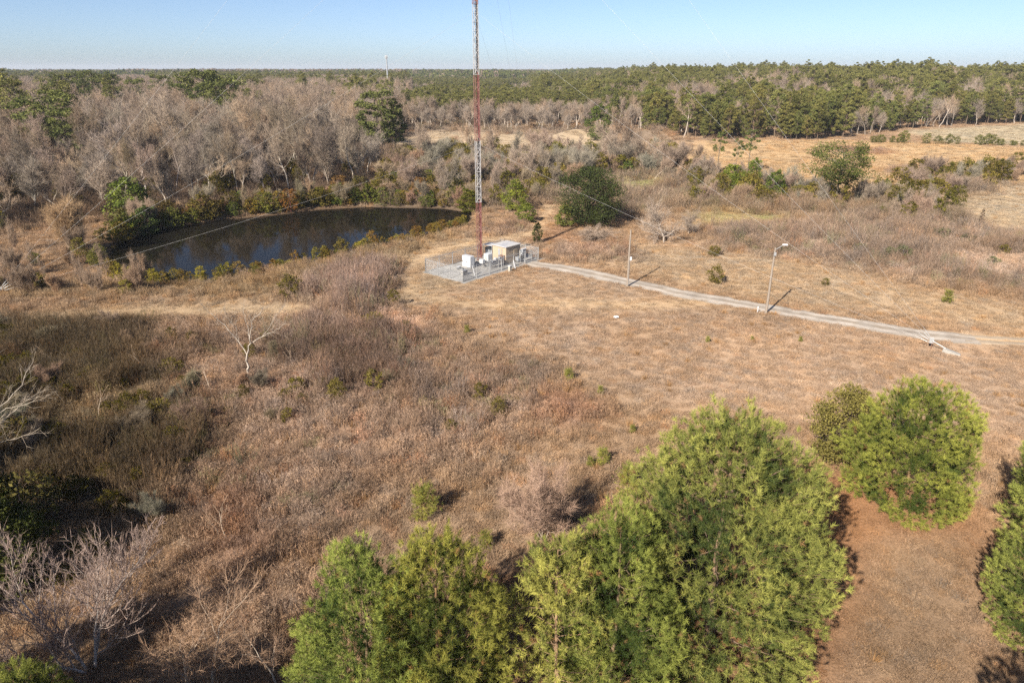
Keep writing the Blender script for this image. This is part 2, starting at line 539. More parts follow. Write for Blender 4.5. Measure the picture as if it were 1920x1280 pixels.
class Geo:
    """collects arrays of tubes and leaf triangles with colours into one mesh"""

    def __init__(s):
        s.v = []; s.f3 = []; s.f4 = []; s.c = []; s.n = 0

    def _add(s, v, c, f3=None, f4=None):
        if f3 is not None:
            s.f3.append(f3 + s.n)
        if f4 is not None:
            s.f4.append(f4 + s.n)
        s.v.append(v); s.c.append(np.broadcast_to(c, v.shape)); s.n += len(v)

    def tubes(s, p0, p1, r0, r1, col, sides=4):
        p0 = np.asarray(p0, float); p1 = np.asarray(p1, float)
        if len(p0) == 0:
            return s
        r0 = np.asarray(r0, float); r1 = np.asarray(r1, float)
        d = p1 - p0; L = np.linalg.norm(d, axis=1, keepdims=True) + 1e-9; d = d / L
        ref = np.where(np.abs(d[:, 2:3]) < 0.9, np.array([[0, 0, 1.0]]), np.array([[1.0, 0, 0]]))
        a = np.cross(d, ref); a /= np.linalg.norm(a, axis=1, keepdims=True) + 1e-9
        b = np.cross(d, a)
        ang = np.arange(sides) * 2 * math.pi / sides
        ring = a[:, None, :] * np.cos(ang)[None, :, None] + b[:, None, :] * np.sin(ang)[None, :, None]
        v0 = p0[:, None, :] + ring * r0[:, None, None]
        v1 = p1[:, None, :] + ring * r1[:, None, None]
        v = np.concatenate([v0, v1], 1).reshape(-1, 3)
        n = len(p0)
        i = np.arange(sides); j = (i + 1) % sides
        q = np.stack([i, j, j + sides, i + sides], 1)
        f = (np.arange(n)[:, None, None] * 2 * sides + q[None]).reshape(-1, 4)
        col = np.asarray(col, float)
        c = np.repeat(col, 2 * sides, 0) if col.ndim == 2 else col
        s._add(v, c, f4=f)
        return s

    def blades(s, p, d, w, col, tipcol=None):
        """thin triangles from p along d, base width w"""
        p = np.asarray(p, float); d = np.asarray(d, float)
        n = len(p)
        if n == 0:
            return s
        r = rng.normal(size=(n, 3))
        a = np.cross(d, r); a /= np.linalg.norm(a, axis=1, keepdims=True) + 1e-9
        w = np.broadcast_to(np.asarray(w, float), (n,))[:, None]
        v = np.stack([p - a * w / 2, p + a * w / 2, p + d], 1).reshape(-1, 3)
        col = np.broadcast_to(np.asarray(col, float), (n, 3))
        t = col if tipcol is None else np.broadcast_to(np.asarray(tipcol, float), (n, 3))
        c = np.stack([col, col, t], 1).reshape(-1, 3)
        s._add(v, c, f3=np.arange(3 * n).reshape(-1, 3))
        return s

    def leaves(s, p, size, col, up=0.3):
        """leaf-shaped rhombs of random tilt"""
        p = np.asarray(p, float); n = len(p)
        if n == 0:
            return s
        nn = rng.normal(size=(n, 3)); nn[:, 2] += up; nn /= np.linalg.norm(nn, axis=1, keepdims=True)
        r = rng.normal(size=(n, 3))
        a = np.cross(nn, r); a /= np.linalg.norm(a, axis=1, keepdims=True) + 1e-9
        b = np.cross(nn, a)
        size = np.broadcast_to(np.asarray(size, float), (n,))[:, None]
        v = np.stack([p - a * size * 0.5, p + b * size * 0.28, p + a * size * 0.5, p - b * size * 0.28], 1).reshape(-1, 3)
        col = np.broadcast_to(np.asarray(col, float), (n, 3))
        s._add(v, np.repeat(col, 4, 0), f4=np.arange(4 * n).reshape(-1, 4))
        return s

    def merge(s, o, offset=(0, 0, 0), scale=1.0, rot=0.0):
        c, q = math.cos(rot), math.sin(rot)
        for v, col in zip(o.v, o.c):
            pass
        V = np.concatenate(o.v); CC = np.concatenate(o.c)
        V = V * scale
        V = np.stack([V[:, 0] * c - V[:, 1] * q, V[:, 0] * q + V[:, 1] * c, V[:, 2]], 1) + np.array(offset)
        f3 = np.concatenate(o.f3) if o.f3 else None
        f4 = np.concatenate(o.f4) if o.f4 else None
        s._add(V, CC, f3, f4)

    def mesh(s, name, mat):
        f = []
        if s.f4:
            f.append(np.concatenate(s.f4))
        if s.f3:
            f.append(np.concatenate(s.f3))
        return mesh_np(name, np.concatenate(s.v), f, [mat], np.concatenate(s.c))


def link(name, data, parent=None, loc=(0, 0, 0), rot=(0, 0, 0), scale=(1, 1, 1), color=None):
    o = bpy.data.objects.new(name, data)
    C.objects.link(o)
    o.location = loc; o.rotation_euler = rot
    o.scale = (scale, scale, scale) if isinstance(scale, (int, float)) else scale
    if parent is not None:
        o.parent = parent
    if color is not None:
        o.color = tuple(color) + (1.0,)
    return o


def tag(o, label=None, cat=None, group=None, kind=None):
    if label: o['label'] = label
    if cat: o['category'] = cat
    if group: o['group'] = group
    if kind: o['kind'] = kind
    return o


class BM:
    """hard-surface builder: boxes, cylinders, bars joined into one mesh per part"""

    def __init__(s):
        s.b = bmesh.new()

    def box(s, x0, x1, y0, y1, z0, z1, bev=0.0):
        r = bmesh.ops.create_cube(s.b, size=1.0)
        vs = r['verts']
        bmesh.ops.scale(s.b, vec=(x1 - x0, y1 - y0, z1 - z0), verts=vs)
        bmesh.ops.translate(s.b, vec=((x0 + x1) / 2, (y0 + y1) / 2, (z0 + z1) / 2), verts=vs)
        if bev > 0:
            es = list({e for v in vs for e in v.link_edges})
            bmesh.ops.bevel(s.b, geom=es, offset=bev, segments=2, affect='EDGES', profile=0.5)
        return s

    def cyl(s, p0, p1, r0, r1=None, sides=8):
        r1 = r0 if r1 is None else r1
        p0 = Vector(p0); p1 = Vector(p1)
        d = p1 - p0
        r = bmesh.ops.create_cone(s.b, cap_ends=True, segments=sides, radius1=r0, radius2=max(r1, 1e-4), depth=d.length)
        m = Matrix.Translation((p0 + p1) / 2) @ d.to_track_quat('Z', 'Y').to_matrix().to_4x4()
        bmesh.ops.transform(s.b, matrix=m, verts=r['verts'])
        return s

    def poly(s, pts, faces):
        vs = [s.b.verts.new(p) for p in pts]
        for f in faces:
            s.b.faces.new([vs[i] for i in f])
        return s

    def mesh(s, name, mat, smooth_=False):
        me = bpy.data.meshes.new(name)
        s.b.to_mesh(me); s.b.free()
        me.materials.append(M[mat])
        if smooth_:
            me.polygons.foreach_set('use_smooth', np.ones(len(me.polygons), bool))
        return me

    def build(s, name, mat, parent=None, **kw):
        return link(name, s.mesh(name, mat), parent, **kw)


# ------------------------------------------------------------------ ground, water, road, pad
def axis(fine0, fine1, step, far, ratio):
    a = list(np.arange(fine0, fine1 + 1e-6, step))
    st = step; x = fine1
    while x < far:
        st *= ratio; x += st; a.append(x)
    st = step; x = fine0
    while x > -far:
        st *= ratio; x -= st; a.insert(0, x)
    return np.array(a)


gx = axis(-95, 95, 0.8, 11000, 1.07)
gy = axis(20, 190, 0.8, 11000, 1.07)
gy = gy[gy > -700]
MX, MY = np.meshgrid(gx, gy)
MZ = terrain(MX, MY)
GV = np.stack([MX.ravel(), MY.ravel(), MZ.ravel()], 1)
nx, ny = len(gx), len(gy)
ii = (np.arange(ny - 1)[:, None] * nx + np.arange(nx - 1)[None]).ravel()
GF = np.stack([ii, ii + 1, ii + 1 + nx, ii + nx], 1)
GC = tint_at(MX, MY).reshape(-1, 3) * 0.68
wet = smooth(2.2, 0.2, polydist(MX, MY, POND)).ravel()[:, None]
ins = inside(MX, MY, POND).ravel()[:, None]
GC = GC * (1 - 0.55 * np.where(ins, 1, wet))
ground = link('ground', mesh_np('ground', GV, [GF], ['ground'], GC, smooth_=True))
tag(ground, 'dry tan meadow ground spreading out to the wooded horizon', 'ground', kind='structure')

bmw = bmesh.new()
cx, cy = POND.mean(0)
vs = [bmw.verts.new((cx + (x - cx) * 1.03, cy + (y - cy) * 1.06, WATER_Z)) for x, y in POND]
bmw.faces.new(vs)
me = bpy.data.meshes.new('pond_water'); bmw.to_mesh(me); bmw.free(); me.materials.append(M['water'])
tag(link('pond_water', me), 'dark still pond water below the bare woods', 'pond', kind='structure')


def strip(name, line, width, lift, mat, label, seed, wob=0.5, ruts=False):
    pts = [Vector((p[0], p[1], 0)) for p in line]
    dense = []
    for a, b in zip(pts[:-1], pts[1:]):
        k = max(1, int((b - a).length / 0.7))
        for i in range(k):
            dense.append(a.lerp(b, i / k))
    dense.append(pts[-1])
    for _ in range(12):
        dense = [dense[0]] + [(dense[i - 1] + dense[i] * 2 + dense[i + 1]) / 4 for i in range(1, len(dense) - 1)] + [dense[-1]]
    V = []; Fc = []; CV = []
    k = 11
    for i, p in enumerate(dense):
        t = (dense[min(i + 1, len(dense) - 1)] - dense[max(i - 1, 0)]).normalized()
        nrm = Vector((-t.y, t.x, 0))
        wl = width / 2 + wob * (float(fbm(np.array([i * 0.7]), np.array([3.3]), 2.2, seed, 3)[0]) - 0.5)
        wr = width / 2 + wob * (float(fbm(np.array([i * 0.7]), np.array([9.3]), 2.2, seed + 5, 3)[0]) - 0.5)
        for j in range(k):
            s = j / (k - 1)
            q = p + nrm * (wl * (1 - s) - wr * s)
            edge = 0.0 if 0 < j < k - 1 else -0.05
            nz = float(fbm(np.array([q.x]), np.array([q.y]), 1.6, 7, 3)[0])
            rut = 1.0 if ruts is False else (0.80 + 0.36 * max(math.exp(-((s - 0.27) / 0.1) ** 2), math.exp(-((s - 0.73) / 0.1) ** 2)))
            f_ = rut * (0.78 + 0.44 * nz)
            gr = 0.0 if ruts is False else 0.5 * max(0.0, 1 - abs(s - 0.5) / 0.13) * max(0, nz - 0.25) * 2 + 0.5 * max(0.0, abs(s - 0.5) * 2 - 0.82) / 0.18
            CV.append((f_ * (1 - 0.12 * gr), f_ * (1 - 0.26 * gr), f_ * (1 - 0.46 * gr)))
            V.append((q.x, q.y, tz(q.x, q.y) + lift + edge + 0.03 * math.sin(s * math.pi)))
        if i:
            for j in range(k - 1):
                a = (i - 1) * k + j
                Fc.append((a, a + 1, a + 1 + k, a + k))
    o = link(name, mesh_np(name, V, [np.array(Fc)], [mat], np.array(CV), smooth_=True))
    tag(o, label, 'road', kind='structure')
    return o


strip('gravel_road', ROAD, 4.1, 0.035, 'gravel', 'pale gravel access road running from the fenced compound to the field edge', 3, 1.1, True)
def offset_line(line, d):
    line = np.asarray(line); t = np.gradient(line, axis=0); t /= np.linalg.norm(t, axis=1, keepdims=True)
    return line + np.stack([-t[:, 1], t[:, 0]], 1) * d


T_ = np.concatenate([ROAD[-2:-1] * 0.35 + ROAD[-1:] * 0.65, ROAD[-1:], TRACK[1:]])
strip('dirt_track', offset_line(T_, 0.85), 1.2, 0.03, 'dirt', 'pale wheel rut on the field side where the gravel road fades to a track', 13, 0.5)
strip('dirt_track', offset_line(T_, -0.85), 1.2, 0.03, 'dirt', 'pale wheel rut on the meadow side where the gravel road fades to a track', 23, 0.5)
# gravel pad of the compound
V = []; Fc = []
na, nb = 26, 14
for j in range(nb):
    for i in range(na):
        a = -0.5 + (PAD_L + 2.6) * i / (na - 1); b = -0.5 + (PAD_D + 0.9) * j / (nb - 1)
        e = (i in (0, na - 1)) or (j in (0, nb - 1))
        jit = 0.35 if e else 0.0
        x, y = cmp_(a + jit * (random.random() - 0.5), b + jit * (random.random() - 0.5))
        V.append((x, y, tz(x, y) + (0.02 if e else 0.055)))
for j in range(nb - 1):
    for i in range(na - 1):
        a = j * na + i
        Fc.append((a, a + 1, a + 1 + na, a + na))
tag(link('gravel_pad', mesh_np('gravel_pad', V, [np.array(Fc)], ['padgravel'], np.repeat(0.75 + 0.45 * fbm(np.array(V)[:, 0], np.array(V)[:, 1], 2.0, 19, 3)[:, None], 3, 1), smooth_=True)),
    'pale grey gravel pad inside the chain-link fence', 'pad', kind='structure')
PADZ = 0.055


# ------------------------------------------------------------------ compound: tower, shelter, cabinets, fence
CROT = math.atan2(EX[1], EX[0])


def empty(name, x, y, z=None, rz=0.0):
    e = bpy.data.objects.new(name, None)
    C.objects.link(e)
    e.location = (x, y, tz(x, y) if z is None else z)
    e.rotation_euler = (0, 0, rz)
    e.empty_display_size = 0.3
    return e


def compound(name, a, b, label, cat, group=None, rz=0.0):
    x, y = cmp_(a, b)
    return tag(empty(name, x, y, PADZ, CROT + rz), label, cat, group)


# --- lattice tower
TX, TY = at(899, 491)
TH = 77.0
BAND = 9.65
FACE = 0.84
tower = empty('radio_tower', TX, TY, PADZ, R(14))
tag(tower, 'tall guyed lattice tower banded in orange red and white', 'tower')
legs = [(FACE / math.sqrt(3) * math.cos(a), FACE / math.sqrt(3) * math.sin(a)) for a in (R(210), R(330), R(90))]
BM().box(-0.75, 0.75, -0.75, 0.75, -0.06, 0.28, 0.03).build('concrete_base', 'concrete', tower)
nb_ = int(TH / BAND) + 1
SEG = BAND / 8
for k in range(nb_):
    z0 = 0.28 + k * BAND; z1 = z0 + BAND
    mat = 'red' if k % 2 == 0 else 'twhite'
    for lx, ly in legs:
        BM().cyl((lx, ly, z0), (lx, ly, z1), 0.052, sides=6).build('leg', mat, tower)
    b = BM()
    for i in range(8):
        za = z0 + i * SEG + 0.02; zb = za + SEG - 0.04
        for j in range(3):
            p = legs[j]; q = legs[(j + 1) % 3]
            b.cyl((p[0], p[1], za), (q[0], q[1], za), 0.030, sides=4)
            if i % 2:
                p, q = q, p
            b.cyl((p[0], p[1], za), (q[0], q[1], zb), 0.026, sides=4)
    tag(b.build('bracing', mat, tower), kind='stuff')
    # run of coaxial cables on the face turned to the right, painted with the bands
    b = BM()
    for i in range(5):
        t = 0.28 + i * 0.11
        x = legs[1][0] * (1 - t) + legs[2][0] * t + 0.06; y = legs[1][1] * (1 - t) + legs[2][1] * t + 0.035
        b.cyl((x, y, z0 + 0.35), (x, y, z1 + 0.35), 0.043, sides=6)
    b.build('cable_run', 'cablered' if k % 2 == 0 else 'cable', tower)
    b = BM()
    p, q = legs[1], legs[2]
    for i in range(10):
        zc = z0 + 0.5 + i * BAND / 10
        b.cyl((p[0] + 0.02, p[1] + 0.02, zc), (q[0] + 0.1, q[1] + 0.02, zc), 0.034, sides=4)
    tag(b.build('cable_clamps', mat, tower), kind='stuff')
b = BM()
b.cyl((0, 0, nb_ * BAND), (0, 0, nb_ * BAND + 3), 0.06, 0.03)
b.build('top_mast', 'galv', tower)

# --- guy anchors and wires
ANCH = [np.array(at(2, 556)), np.array(at(1747, 655)), np.array((TX, TY)) + 68 * np.array((0.16, 0.987))]
ALAB = [('beside the scrub at the pond end', 'half-cut guy anchor block with turnbuckles at the berm left of the pond'),
        ('in the meadow', 'pale concrete guy anchor block with turnbuckles in the meadow below the road'),
        ('behind the pond', 'guy anchor block hidden in the brush behind the pond')]
GUYS = [19.0, 37.6, 56.5, 75.5]
ORD = ['lowest', 'second', 'third', 'highest']
for ai, A in enumerate(ANCH):
    ax, ay = float(A[0]), float(A[1])
    az = tz(ax, ay)
    d = np.array((TX - ax, TY - ay)); L = np.linalg.norm(d); d /= L
    an = empty('guy_anchor', ax, ay, az, math.atan2(d[1], d[0]))
    tag(an, ALAB[ai][1], 'guy anchor', 'guy anchors of the tower')
    # local x points towards the tower
    b = BM()
    b.poly([(-2.9, -0.30, -0.1), (-1.0, -0.30, -0.1), (-1.0, 0.30, -0.1), (-2.9, 0.30, -0.1),
            (-2.8, -0.26, 0.10), (-1.1, -0.26, 0.50), (-1.1, 0.26, 0.50), (-2.8, 0.26, 0.10)],
           [(3, 2, 1, 0), (4, 5, 6, 7), (0, 1, 5, 4), (1, 2, 6, 5), (2, 3, 7, 6), (3, 0, 4, 7)])
    b.build('concrete_block', 'concrete', an)
    b = BM()
    b.cyl((-1.3, 0.0, 0.45), (0.1, 0.0, 1.05), 0.06)
    b.build('anchor_rod', 'galv', an)
    BM().box(0.0, 0.42, -0.025, 0.025, 0.75, 1.4, 0.01).build('fan_plate', 'galv', an)
    BM().cyl((0.1, -0.02, -0.1), (0.1, -0.02, 1.0), 0.05).build('stub_post', 'brown', an)
    for gi, gz in enumerate(GUYS):
        # attach on the tower axis at the right height; spread at the fan plate
        sx = 0.35; sz = 0.8 + 0.19 * gi
        p0 = Vector((sx, 0, sz)); p1 = Vector((L - 0.55, 0, gz + PADZ - az))
        dirv = (p1 - p0).normalized()
        q = p0 + dirv * 1.5
        tb = BM()
        tb.cyl(p0, p0 + dirv * 0.35, 0.018).cyl(p0 + dirv * 0.3, p0 + dirv * 1.0, 0.04).cyl(p0 + dirv * 0.95, q, 0.018)
        tb.build('turnbuckle', 'galv', an)
        n = 24
        sag = 0.011 * L
        pts = []
        for i in range(n + 1):
            t = i / n
            v = q.lerp(p1, t)
            v.z -= sag * 4 * t * (1 - t)
            pts.append(v)
        g = Geo()
        arr = np.array([tuple(v) for v in pts])
        g.tubes(arr[:-1], arr[1:], np.full(n, 0.009), np.full(n, 0.009), (1, 1, 1), 5)
        w = link('guy_wire', g.mesh('guy_wire', 'wire'), None, (ax, ay, az), (0, 0, math.atan2(d[1], d[0])))
        tag(w, '%s guy wire from the tower to the anchor %s' % (ORD[gi], ALAB[ai][0]), 'guy wire', 'guy wires of the tower')

# --- equipment shelter
sh = compound('equipment_shelter', 11.7, 1.9, 'small beige equipment shelter with flat pale roof inside the fence', 'shelter')
SW, SD, SH = 3.5, 3.05, 2.78
BM().box(-0.15, SW + 0.15, -0.15, SD + 0.15, -0.1, 0.12).build('footing', 'concrete', sh)
BM().box(0, SW, 0, SD, 0.12, SH, 0.02).build('wall', 'beige', sh)
r = BM().box(-0.12, SW + 0.12, -0.12, SD + 0.12, SH + 0.002, SH + 0.16, 0.02).build('roof', 'roof', sh)
BM().box(-0.135, SW + 0.135, -0.135, SD + 0.135, SH + 0.004, SH + 0.06).build('roof_edge', 'trim', r)
d_ = BM().box(1.9, 2.85, -0.05, 0.0, 0.2, 2.3, 0.01).build('door', 'beige', sh)
BM().box(2.65, 2.72, -0.09, -0.05, 1.15, 1.3).build('handle', 'galv', d_)
BM().box(-0.03, 0.0, 1.35, 1.75, 0.4, 2.4).build('conduit_panel', 'gpaint', sh)
BM().cyl((-0.08, 0.9, 0.1), (-0.08, 0.9, 2.5), 0.04).build('conduit', 'galv', sh)
BM().box(-0.62, -0.02, 0.25, 1.15, 0.55, 1.5, 0.03).build('wall_cabinet', 'brown', sh)

# --- dark generator with pale canopy behind, white tank box on a dark skid
g = compound('generator', 11.85, 5.15, 'dark generator enclosure under a pale canopy left of the shelter', 'generator')
BM().box(0, 1.3, 0, 1.7, 0.15, 2.1, 0.04).build('enclosure', 'dark', g)
BM().box(-0.1, 1.4, -0.1, 1.8, -0.02, 0.15).build('skid', 'concrete', g)
BM().box(-0.25, 1.5, -0.1, 1.95, 2.55, 2.63, 0.01).build('canopy', 'roof', g)
for x, y in ((-0.15, -0.05), (1.4, -0.05), (-0.15, 1.85), (1.4, 1.85)):
    BM().cyl((x, y, 0), (x, y, 2.55), 0.04).build('canopy_post', 'galv', g)
for i in range(5):
    BM().box(-0.03, 0.0, 0.12 + i * 0.3, 0.32 + i * 0.3, 0.5, 1.8).build('louvre', 'gpaint', g)
t = compound('fuel_tank', 8.5, 3.0, 'white rounded tank unit raised on a dark stand beside the tower', 'tank')
BM().box(0, 1.25, 0, 1.0, 0.85, 2.15, 0.16).build('body', 'wpaint', t)
BM().box(0.1, 1.15, 0.1, 0.9, 0.52, 0.85, 0.05).build('base_skid', 'dark', t)
for x, y in ((0.15, 0.15), (1.1, 0.15), (0.15, 0.85), (1.1, 0.85)):
    BM().cyl((x, y, -0.05), (x, y, 0.55), 0.05).build('leg', 'gpaint', t)
BM().box(-0.02, 0.004, 0.35, 0.65, 1.25, 1.75).build('hatch', 'cream', t)

c = compound('equipment_cabinet', 5.9, 4.4, 'large white two-door equipment cabinet beside the tower base', 'cabinet', 'white cabinets in the compound')
BM().box(-0.1, 1.0, -0.1, 2.0, -0.05, 0.1).build('plinth', 'concrete', c)
BM().box(0, 0.9, 0, 1.9, 0.1, 1.95, 0.02).build('body', 'wpaint', c)
for y0, y1 in ((0.05, 0.94), (0.98, 1.86)):
    dd = BM().box(-0.035, 0.0, y0, y1, 0.16, 1.88, 0.008).build('door', 'wpaint', c)
    BM().box(-0.07, -0.035, (y0 + y1) / 2 + 0.3, (y0 + y1) / 2 + 0.36, 0.9, 1.15).build('handle', 'dark', dd)
BM().box(0.9, 1.25, 0.2, 1.3, 0.5, 1.5, 0.02).build('cooling_unit', 'gpaint', c)
c = compound('equipment_cabinet', 7.4, 3.1, 'small white cabinet on a post stand in front of the tower', 'cabinet', 'white cabinets in the compound')
BM().box(0, 0.6, 0, 0.75, 0.75, 1.4, 0.02).build('body', 'wpaint', c)
BM().box(-0.02, 0.0, 0.06, 0.69, 0.8, 1.35).build('door', 'wpaint', c)
for x, y in ((0.1, 0.1), (0.5, 0.65)):
    BM().cyl((x, y, -0.05), (x, y, 0.76), 0.035).build('leg', 'galv', c)
# cable bridge between tower and shelter: posts and horizontal ladder bars
cb = compound('cable_bridge', 7.6, 1.55, 'low galvanised pipe rack of cable trays between tower and shelter', 'cable rack')
for a in (0.0, 1.9, 3.1):
    for y in (0.0, 0.8):
        BM().cyl((a, y, -0.05), (a, y, 1.75), 0.045).build('post', 'galv', cb)
for z in (0.6, 0.95, 1.3):
    bb = BM()
    for y in (0.05, 0.4, 0.75):
        bb.cyl((-0.2, y, z), (3.3, y, z), 0.03)
    for i in range(9):
        bb.cyl((-0.1 + i * 0.4, 0, z + 0.03), (-0.1 + i * 0.4, 0.8, z + 0.03), 0.02)
    bb.build('cable_tray', 'galv', cb)
for i, (x, z) in enumerate(((0.7, 0.98), (1.3, 1.33), (2.3, 1.33), (2.6, 0.98))):
    BM().box(x, x + 0.42, 0.1, 0.5, z + 0.03, z + 0.3, 0.02).build('radio_unit', 'wpaint' if i % 2 else 'gpaint', cb)
# concrete handhole and small vault
p = compound('utility_vault', 2.3, 2.3, 'low grey utility vault standing alone on the gravel pad', 'vault')
BM().box(0, 0.9, 0, 0.65, -0.05, 0.75, 0.02).build('body', 'concrete', p)
BM().box(-0.04, 0.94, -0.04, 0.69, 0.75, 0.82, 0.01).build('lid', 'galv', p)
p = compound('battery_box', 4.1, 5.3, 'tiny dark battery box with white lid left of the big cabinet', 'box')
BM().box(0, 0.6, 0, 0.5, -0.05, 0.45, 0.02).build('body', 'dark', p)
BM().box(-0.04, 0.64, -0.04, 0.54, 0.45, 0.52, 0.01).build('lid', 'wpaint', p)
# meter rack by the gate
m_ = compound('meter_rack', 14.0, 0.8, 'electric meter rack with grey hooded box on posts beside the shelter', 'meter rack')
for x in (0.0, 1.1):
    BM().cyl((x, 0, -0.05), (x, 0, 2.3), 0.055).build('post', 'gpaint', m_)
BM().box(-0.1, 1.2, 0.06, 0.12, 0.75, 2.1).build('back_board', 'cream', m_)
BM().box(0.25, 1.15, -0.34, 0.055, 1.25, 2.25, 0.05).build('hooded_box', 'gpaint', m_)
BM().box(0.15, 1.25, -0.42, 0.06, 2.26, 2.36, 0.02).build('hood', 'roof', m_)
BM().box(-0.08, 0.2, -0.2, 0.055, 1.2, 1.9, 0.02).build('meter_box', 'galv', m_)
BM().cyl((0.06, -0.2, 1.6), (0.06, -0.3, 1.6), 0.1, sides=12).build('meter', 'glass', m_)
BM().box(-0.25, 0.5, 0.2, 0.9, 0.3, 0.95, 0.02).build('transfer_switch', 'gpaint', m_)
m_ = compound('transformer_box', 15.8, 2.2, 'grey pad-mounted transformer behind the meter rack', 'transformer')
BM().box(-0.1, 1.5, -0.1, 1.3, -0.05, 0.1).build('plinth', 'concrete', m_)
BM().box(0, 1.4, 0, 1.2, 0.1, 1.35, 0.04).build('body', 'gpaint', m_)
BM().box(0.05, 0.68, -0.025, 0.0, 0.2, 1.25).build('door', 'gpaint', m_)
# bollards and stakes
for (u, v, h, lean, lab) in ((891, 517, 1.5, -14, 'white leaning guard post at the fence below the tower'),
                             (967, 505, 1.4, -14, 'white leaning guard post at the fence below the meter rack')):
    x, y = at(u, v)
    e = tag(empty('guard_post', x, y, 0.02, 0), lab, 'post', 'white guard posts at the fence')
    b = BM(); ln = math.tan(R(lean)) * h
    b.cyl((0, 0, -0.15), (ln, 0.05, h), 0.1, sides=10); b.build('post', 'wpaint', e)
    BM().cyl((ln, 0.05, h), (ln * 1.02, 0.05, h + 0.07), 0.1, 0.04, 10).build('cap', 'wpaint', e)
x, y = at(956, 509)
e = tag(empty('cable_pedestal', x, y, None, CROT), 'short cream cable pedestal in the grass just outside the fence', 'pedestal')
BM().box(-0.22, 0.22, -0.2, 0.2, -0.1, 0.85, 0.03).build('body', 'cream', e)
BM().box(-0.26, 0.26, -0.24, 0.24, 0.85, 1.0, 0.05).build('cap', 'wpaint', e)

# --- chain-link fence, side by side
fe = empty('chain_link_fence', FC[0], FC[1], 0.03, CROT)
tag(fe, 'galvanised chain-link fence with barbed wire top around the compound', 'fence')
FH = 2.0


def fence_run(p0, p1, n, mid=True):
    p0 = Vector((p0[0], p0[1], 0)); p1 = Vector((p1[0], p1[1], 0))
    d = (p1 - p0); L = d.length; ang = math.atan2(d.y, d.x)
    for i in range(n + 1):
        q = p0.lerp(p1, i / n)
        corner = i in (0, n)
        po = link('post', BM().cyl((0, 0, -0.3), (0, 0, FH + (0.12 if corner else 0.0)), 0.075 if corner else 0.06, sides=8).mesh('post', 'galv'), fe, q)
        link('barb_arm', BM().cyl((0, 0, FH), (0.0, 0.0, FH + 0.38), 0.02, sides=5).mesh('barb_arm', 'galv'), po)
    mid_ = p0.lerp(p1, 0.5)
    link('top_rail', BM().cyl((-L / 2, 0, FH), (L / 2, 0, FH), 0.04, sides=6).mesh('top_rail', 'galv'), fe, mid_, (0, 0, ang))
    if mid:
        link('brace_rail', BM().cyl((-L / 2, 0, 0.95), (-L / 2 + L / n, 0, 1.35), 0.025, sides=6).mesh('brace_rail', 'galv'), fe, mid_, (0, 0, ang))
    for k in range(3):
        link('barbed_wire', BM().cyl((-L / 2, 0, FH + 0.12 + 0.12 * k), (L / 2, 0, FH + 0.12 + 0.12 * k), 0.008, sides=4).mesh('barbed_wire', 'galv'), fe, mid_, (0, 0, ang))
    for i in range(n):
        a = -L / 2 + L * i / n; c_ = a + L / n
        link('mesh_panel', BM().poly([(a, 0.045, 0.04), (c_, 0.045, 0.04), (c_, 0.045, FH - 0.02), (a, 0.045, FH - 0.02)], [(0, 1, 2, 3)]).mesh('mesh_panel', 'chain'), fe, mid_, (0, 0, ang))


GATE0 = PAD_L - 3.4
fence_run((0, 0), (GATE0, 0), 5)
fence_run((PAD_L, 0), (PAD_L, PAD_D), 3)
fence_run((PAD_L, PAD_D), (0, PAD_D), 6)
fence_run((0, PAD_D), (0, 0), 3)
ga = compound('swing_gate', GATE0, 0, 'double swing gate of chain link where the gravel road meets the compound', 'gate')
for k in range(2):
    x0 = 0.06 + k * 1.7; x1 = x0 + 1.62
    b = BM()
    for z in (0.12, 1.0, 1.95):
        b.cyl((x0, 0, z), (x1, 0, z), 0.025, sides=6)
    for x in (x0, x1):
        b.cyl((x, 0, 0.12), (x, 0, 1.95), 0.028, sides=6)
    fr = b.build('gate_frame', 'galv', ga)
    BM().poly([(x0, 0.03, 0.13), (x1, 0.03, 0.13), (x1, 0.03, 1.94), (x0, 0.03, 1.94)], [(0, 1, 2, 3)]).build('mesh_panel', 'chain', fr)

# ------------------------------------------------------------------ poles, litter, far things
def utility_pole(u, v, h, lab, lamp):
    x, y = at(u, v)
    e = tag(empty('utility_pole', x, y), lab, 'utility pole', 'wooden poles along the gravel road')
    g = Geo()
    zs = np.linspace(-0.3, h, 13)
    wob = np.stack([0.02 * np.sin(zs * 0.9), 0.02 * np.cos(zs * 0.7), zs], 1)
    rr = np.interp(zs, (0, h), (0.17, 0.105))
    g.tubes(wob[:-1], wob[1:], rr[:-1], rr[1:], (1, 1, 1), 10)
    link('pole', g.mesh('pole', 'wood'), e)
    if lamp:
        ar = BM().cyl((0.05, 0, h - 0.25), (1.0, 0.1, h + 0.35), 0.035).build('lamp_arm', 'galv', e)
        BM().box(0.9, 1.55, -0.04, 0.26, h + 0.28, h + 0.46, 0.07).build('lamp_head', 'glass', ar)
        BM().box(-0.14, 0.14, -0.3, -0.1, h - 1.0, h - 0.55, 0.03).build('control_box', 'galv', e)
    else:
        b = BM().box(0.1, 0.42, -0.22, 0.12, h * 0.47, h * 0.47 + 0.55, 0.06)
        b.build('junction_box', 'wpaint', e)
        BM().cyl((0.16, -0.05, 0.2), (0.13, -0.05, h * 0.47), 0.03).build('conduit', 'galv', e)
    return e


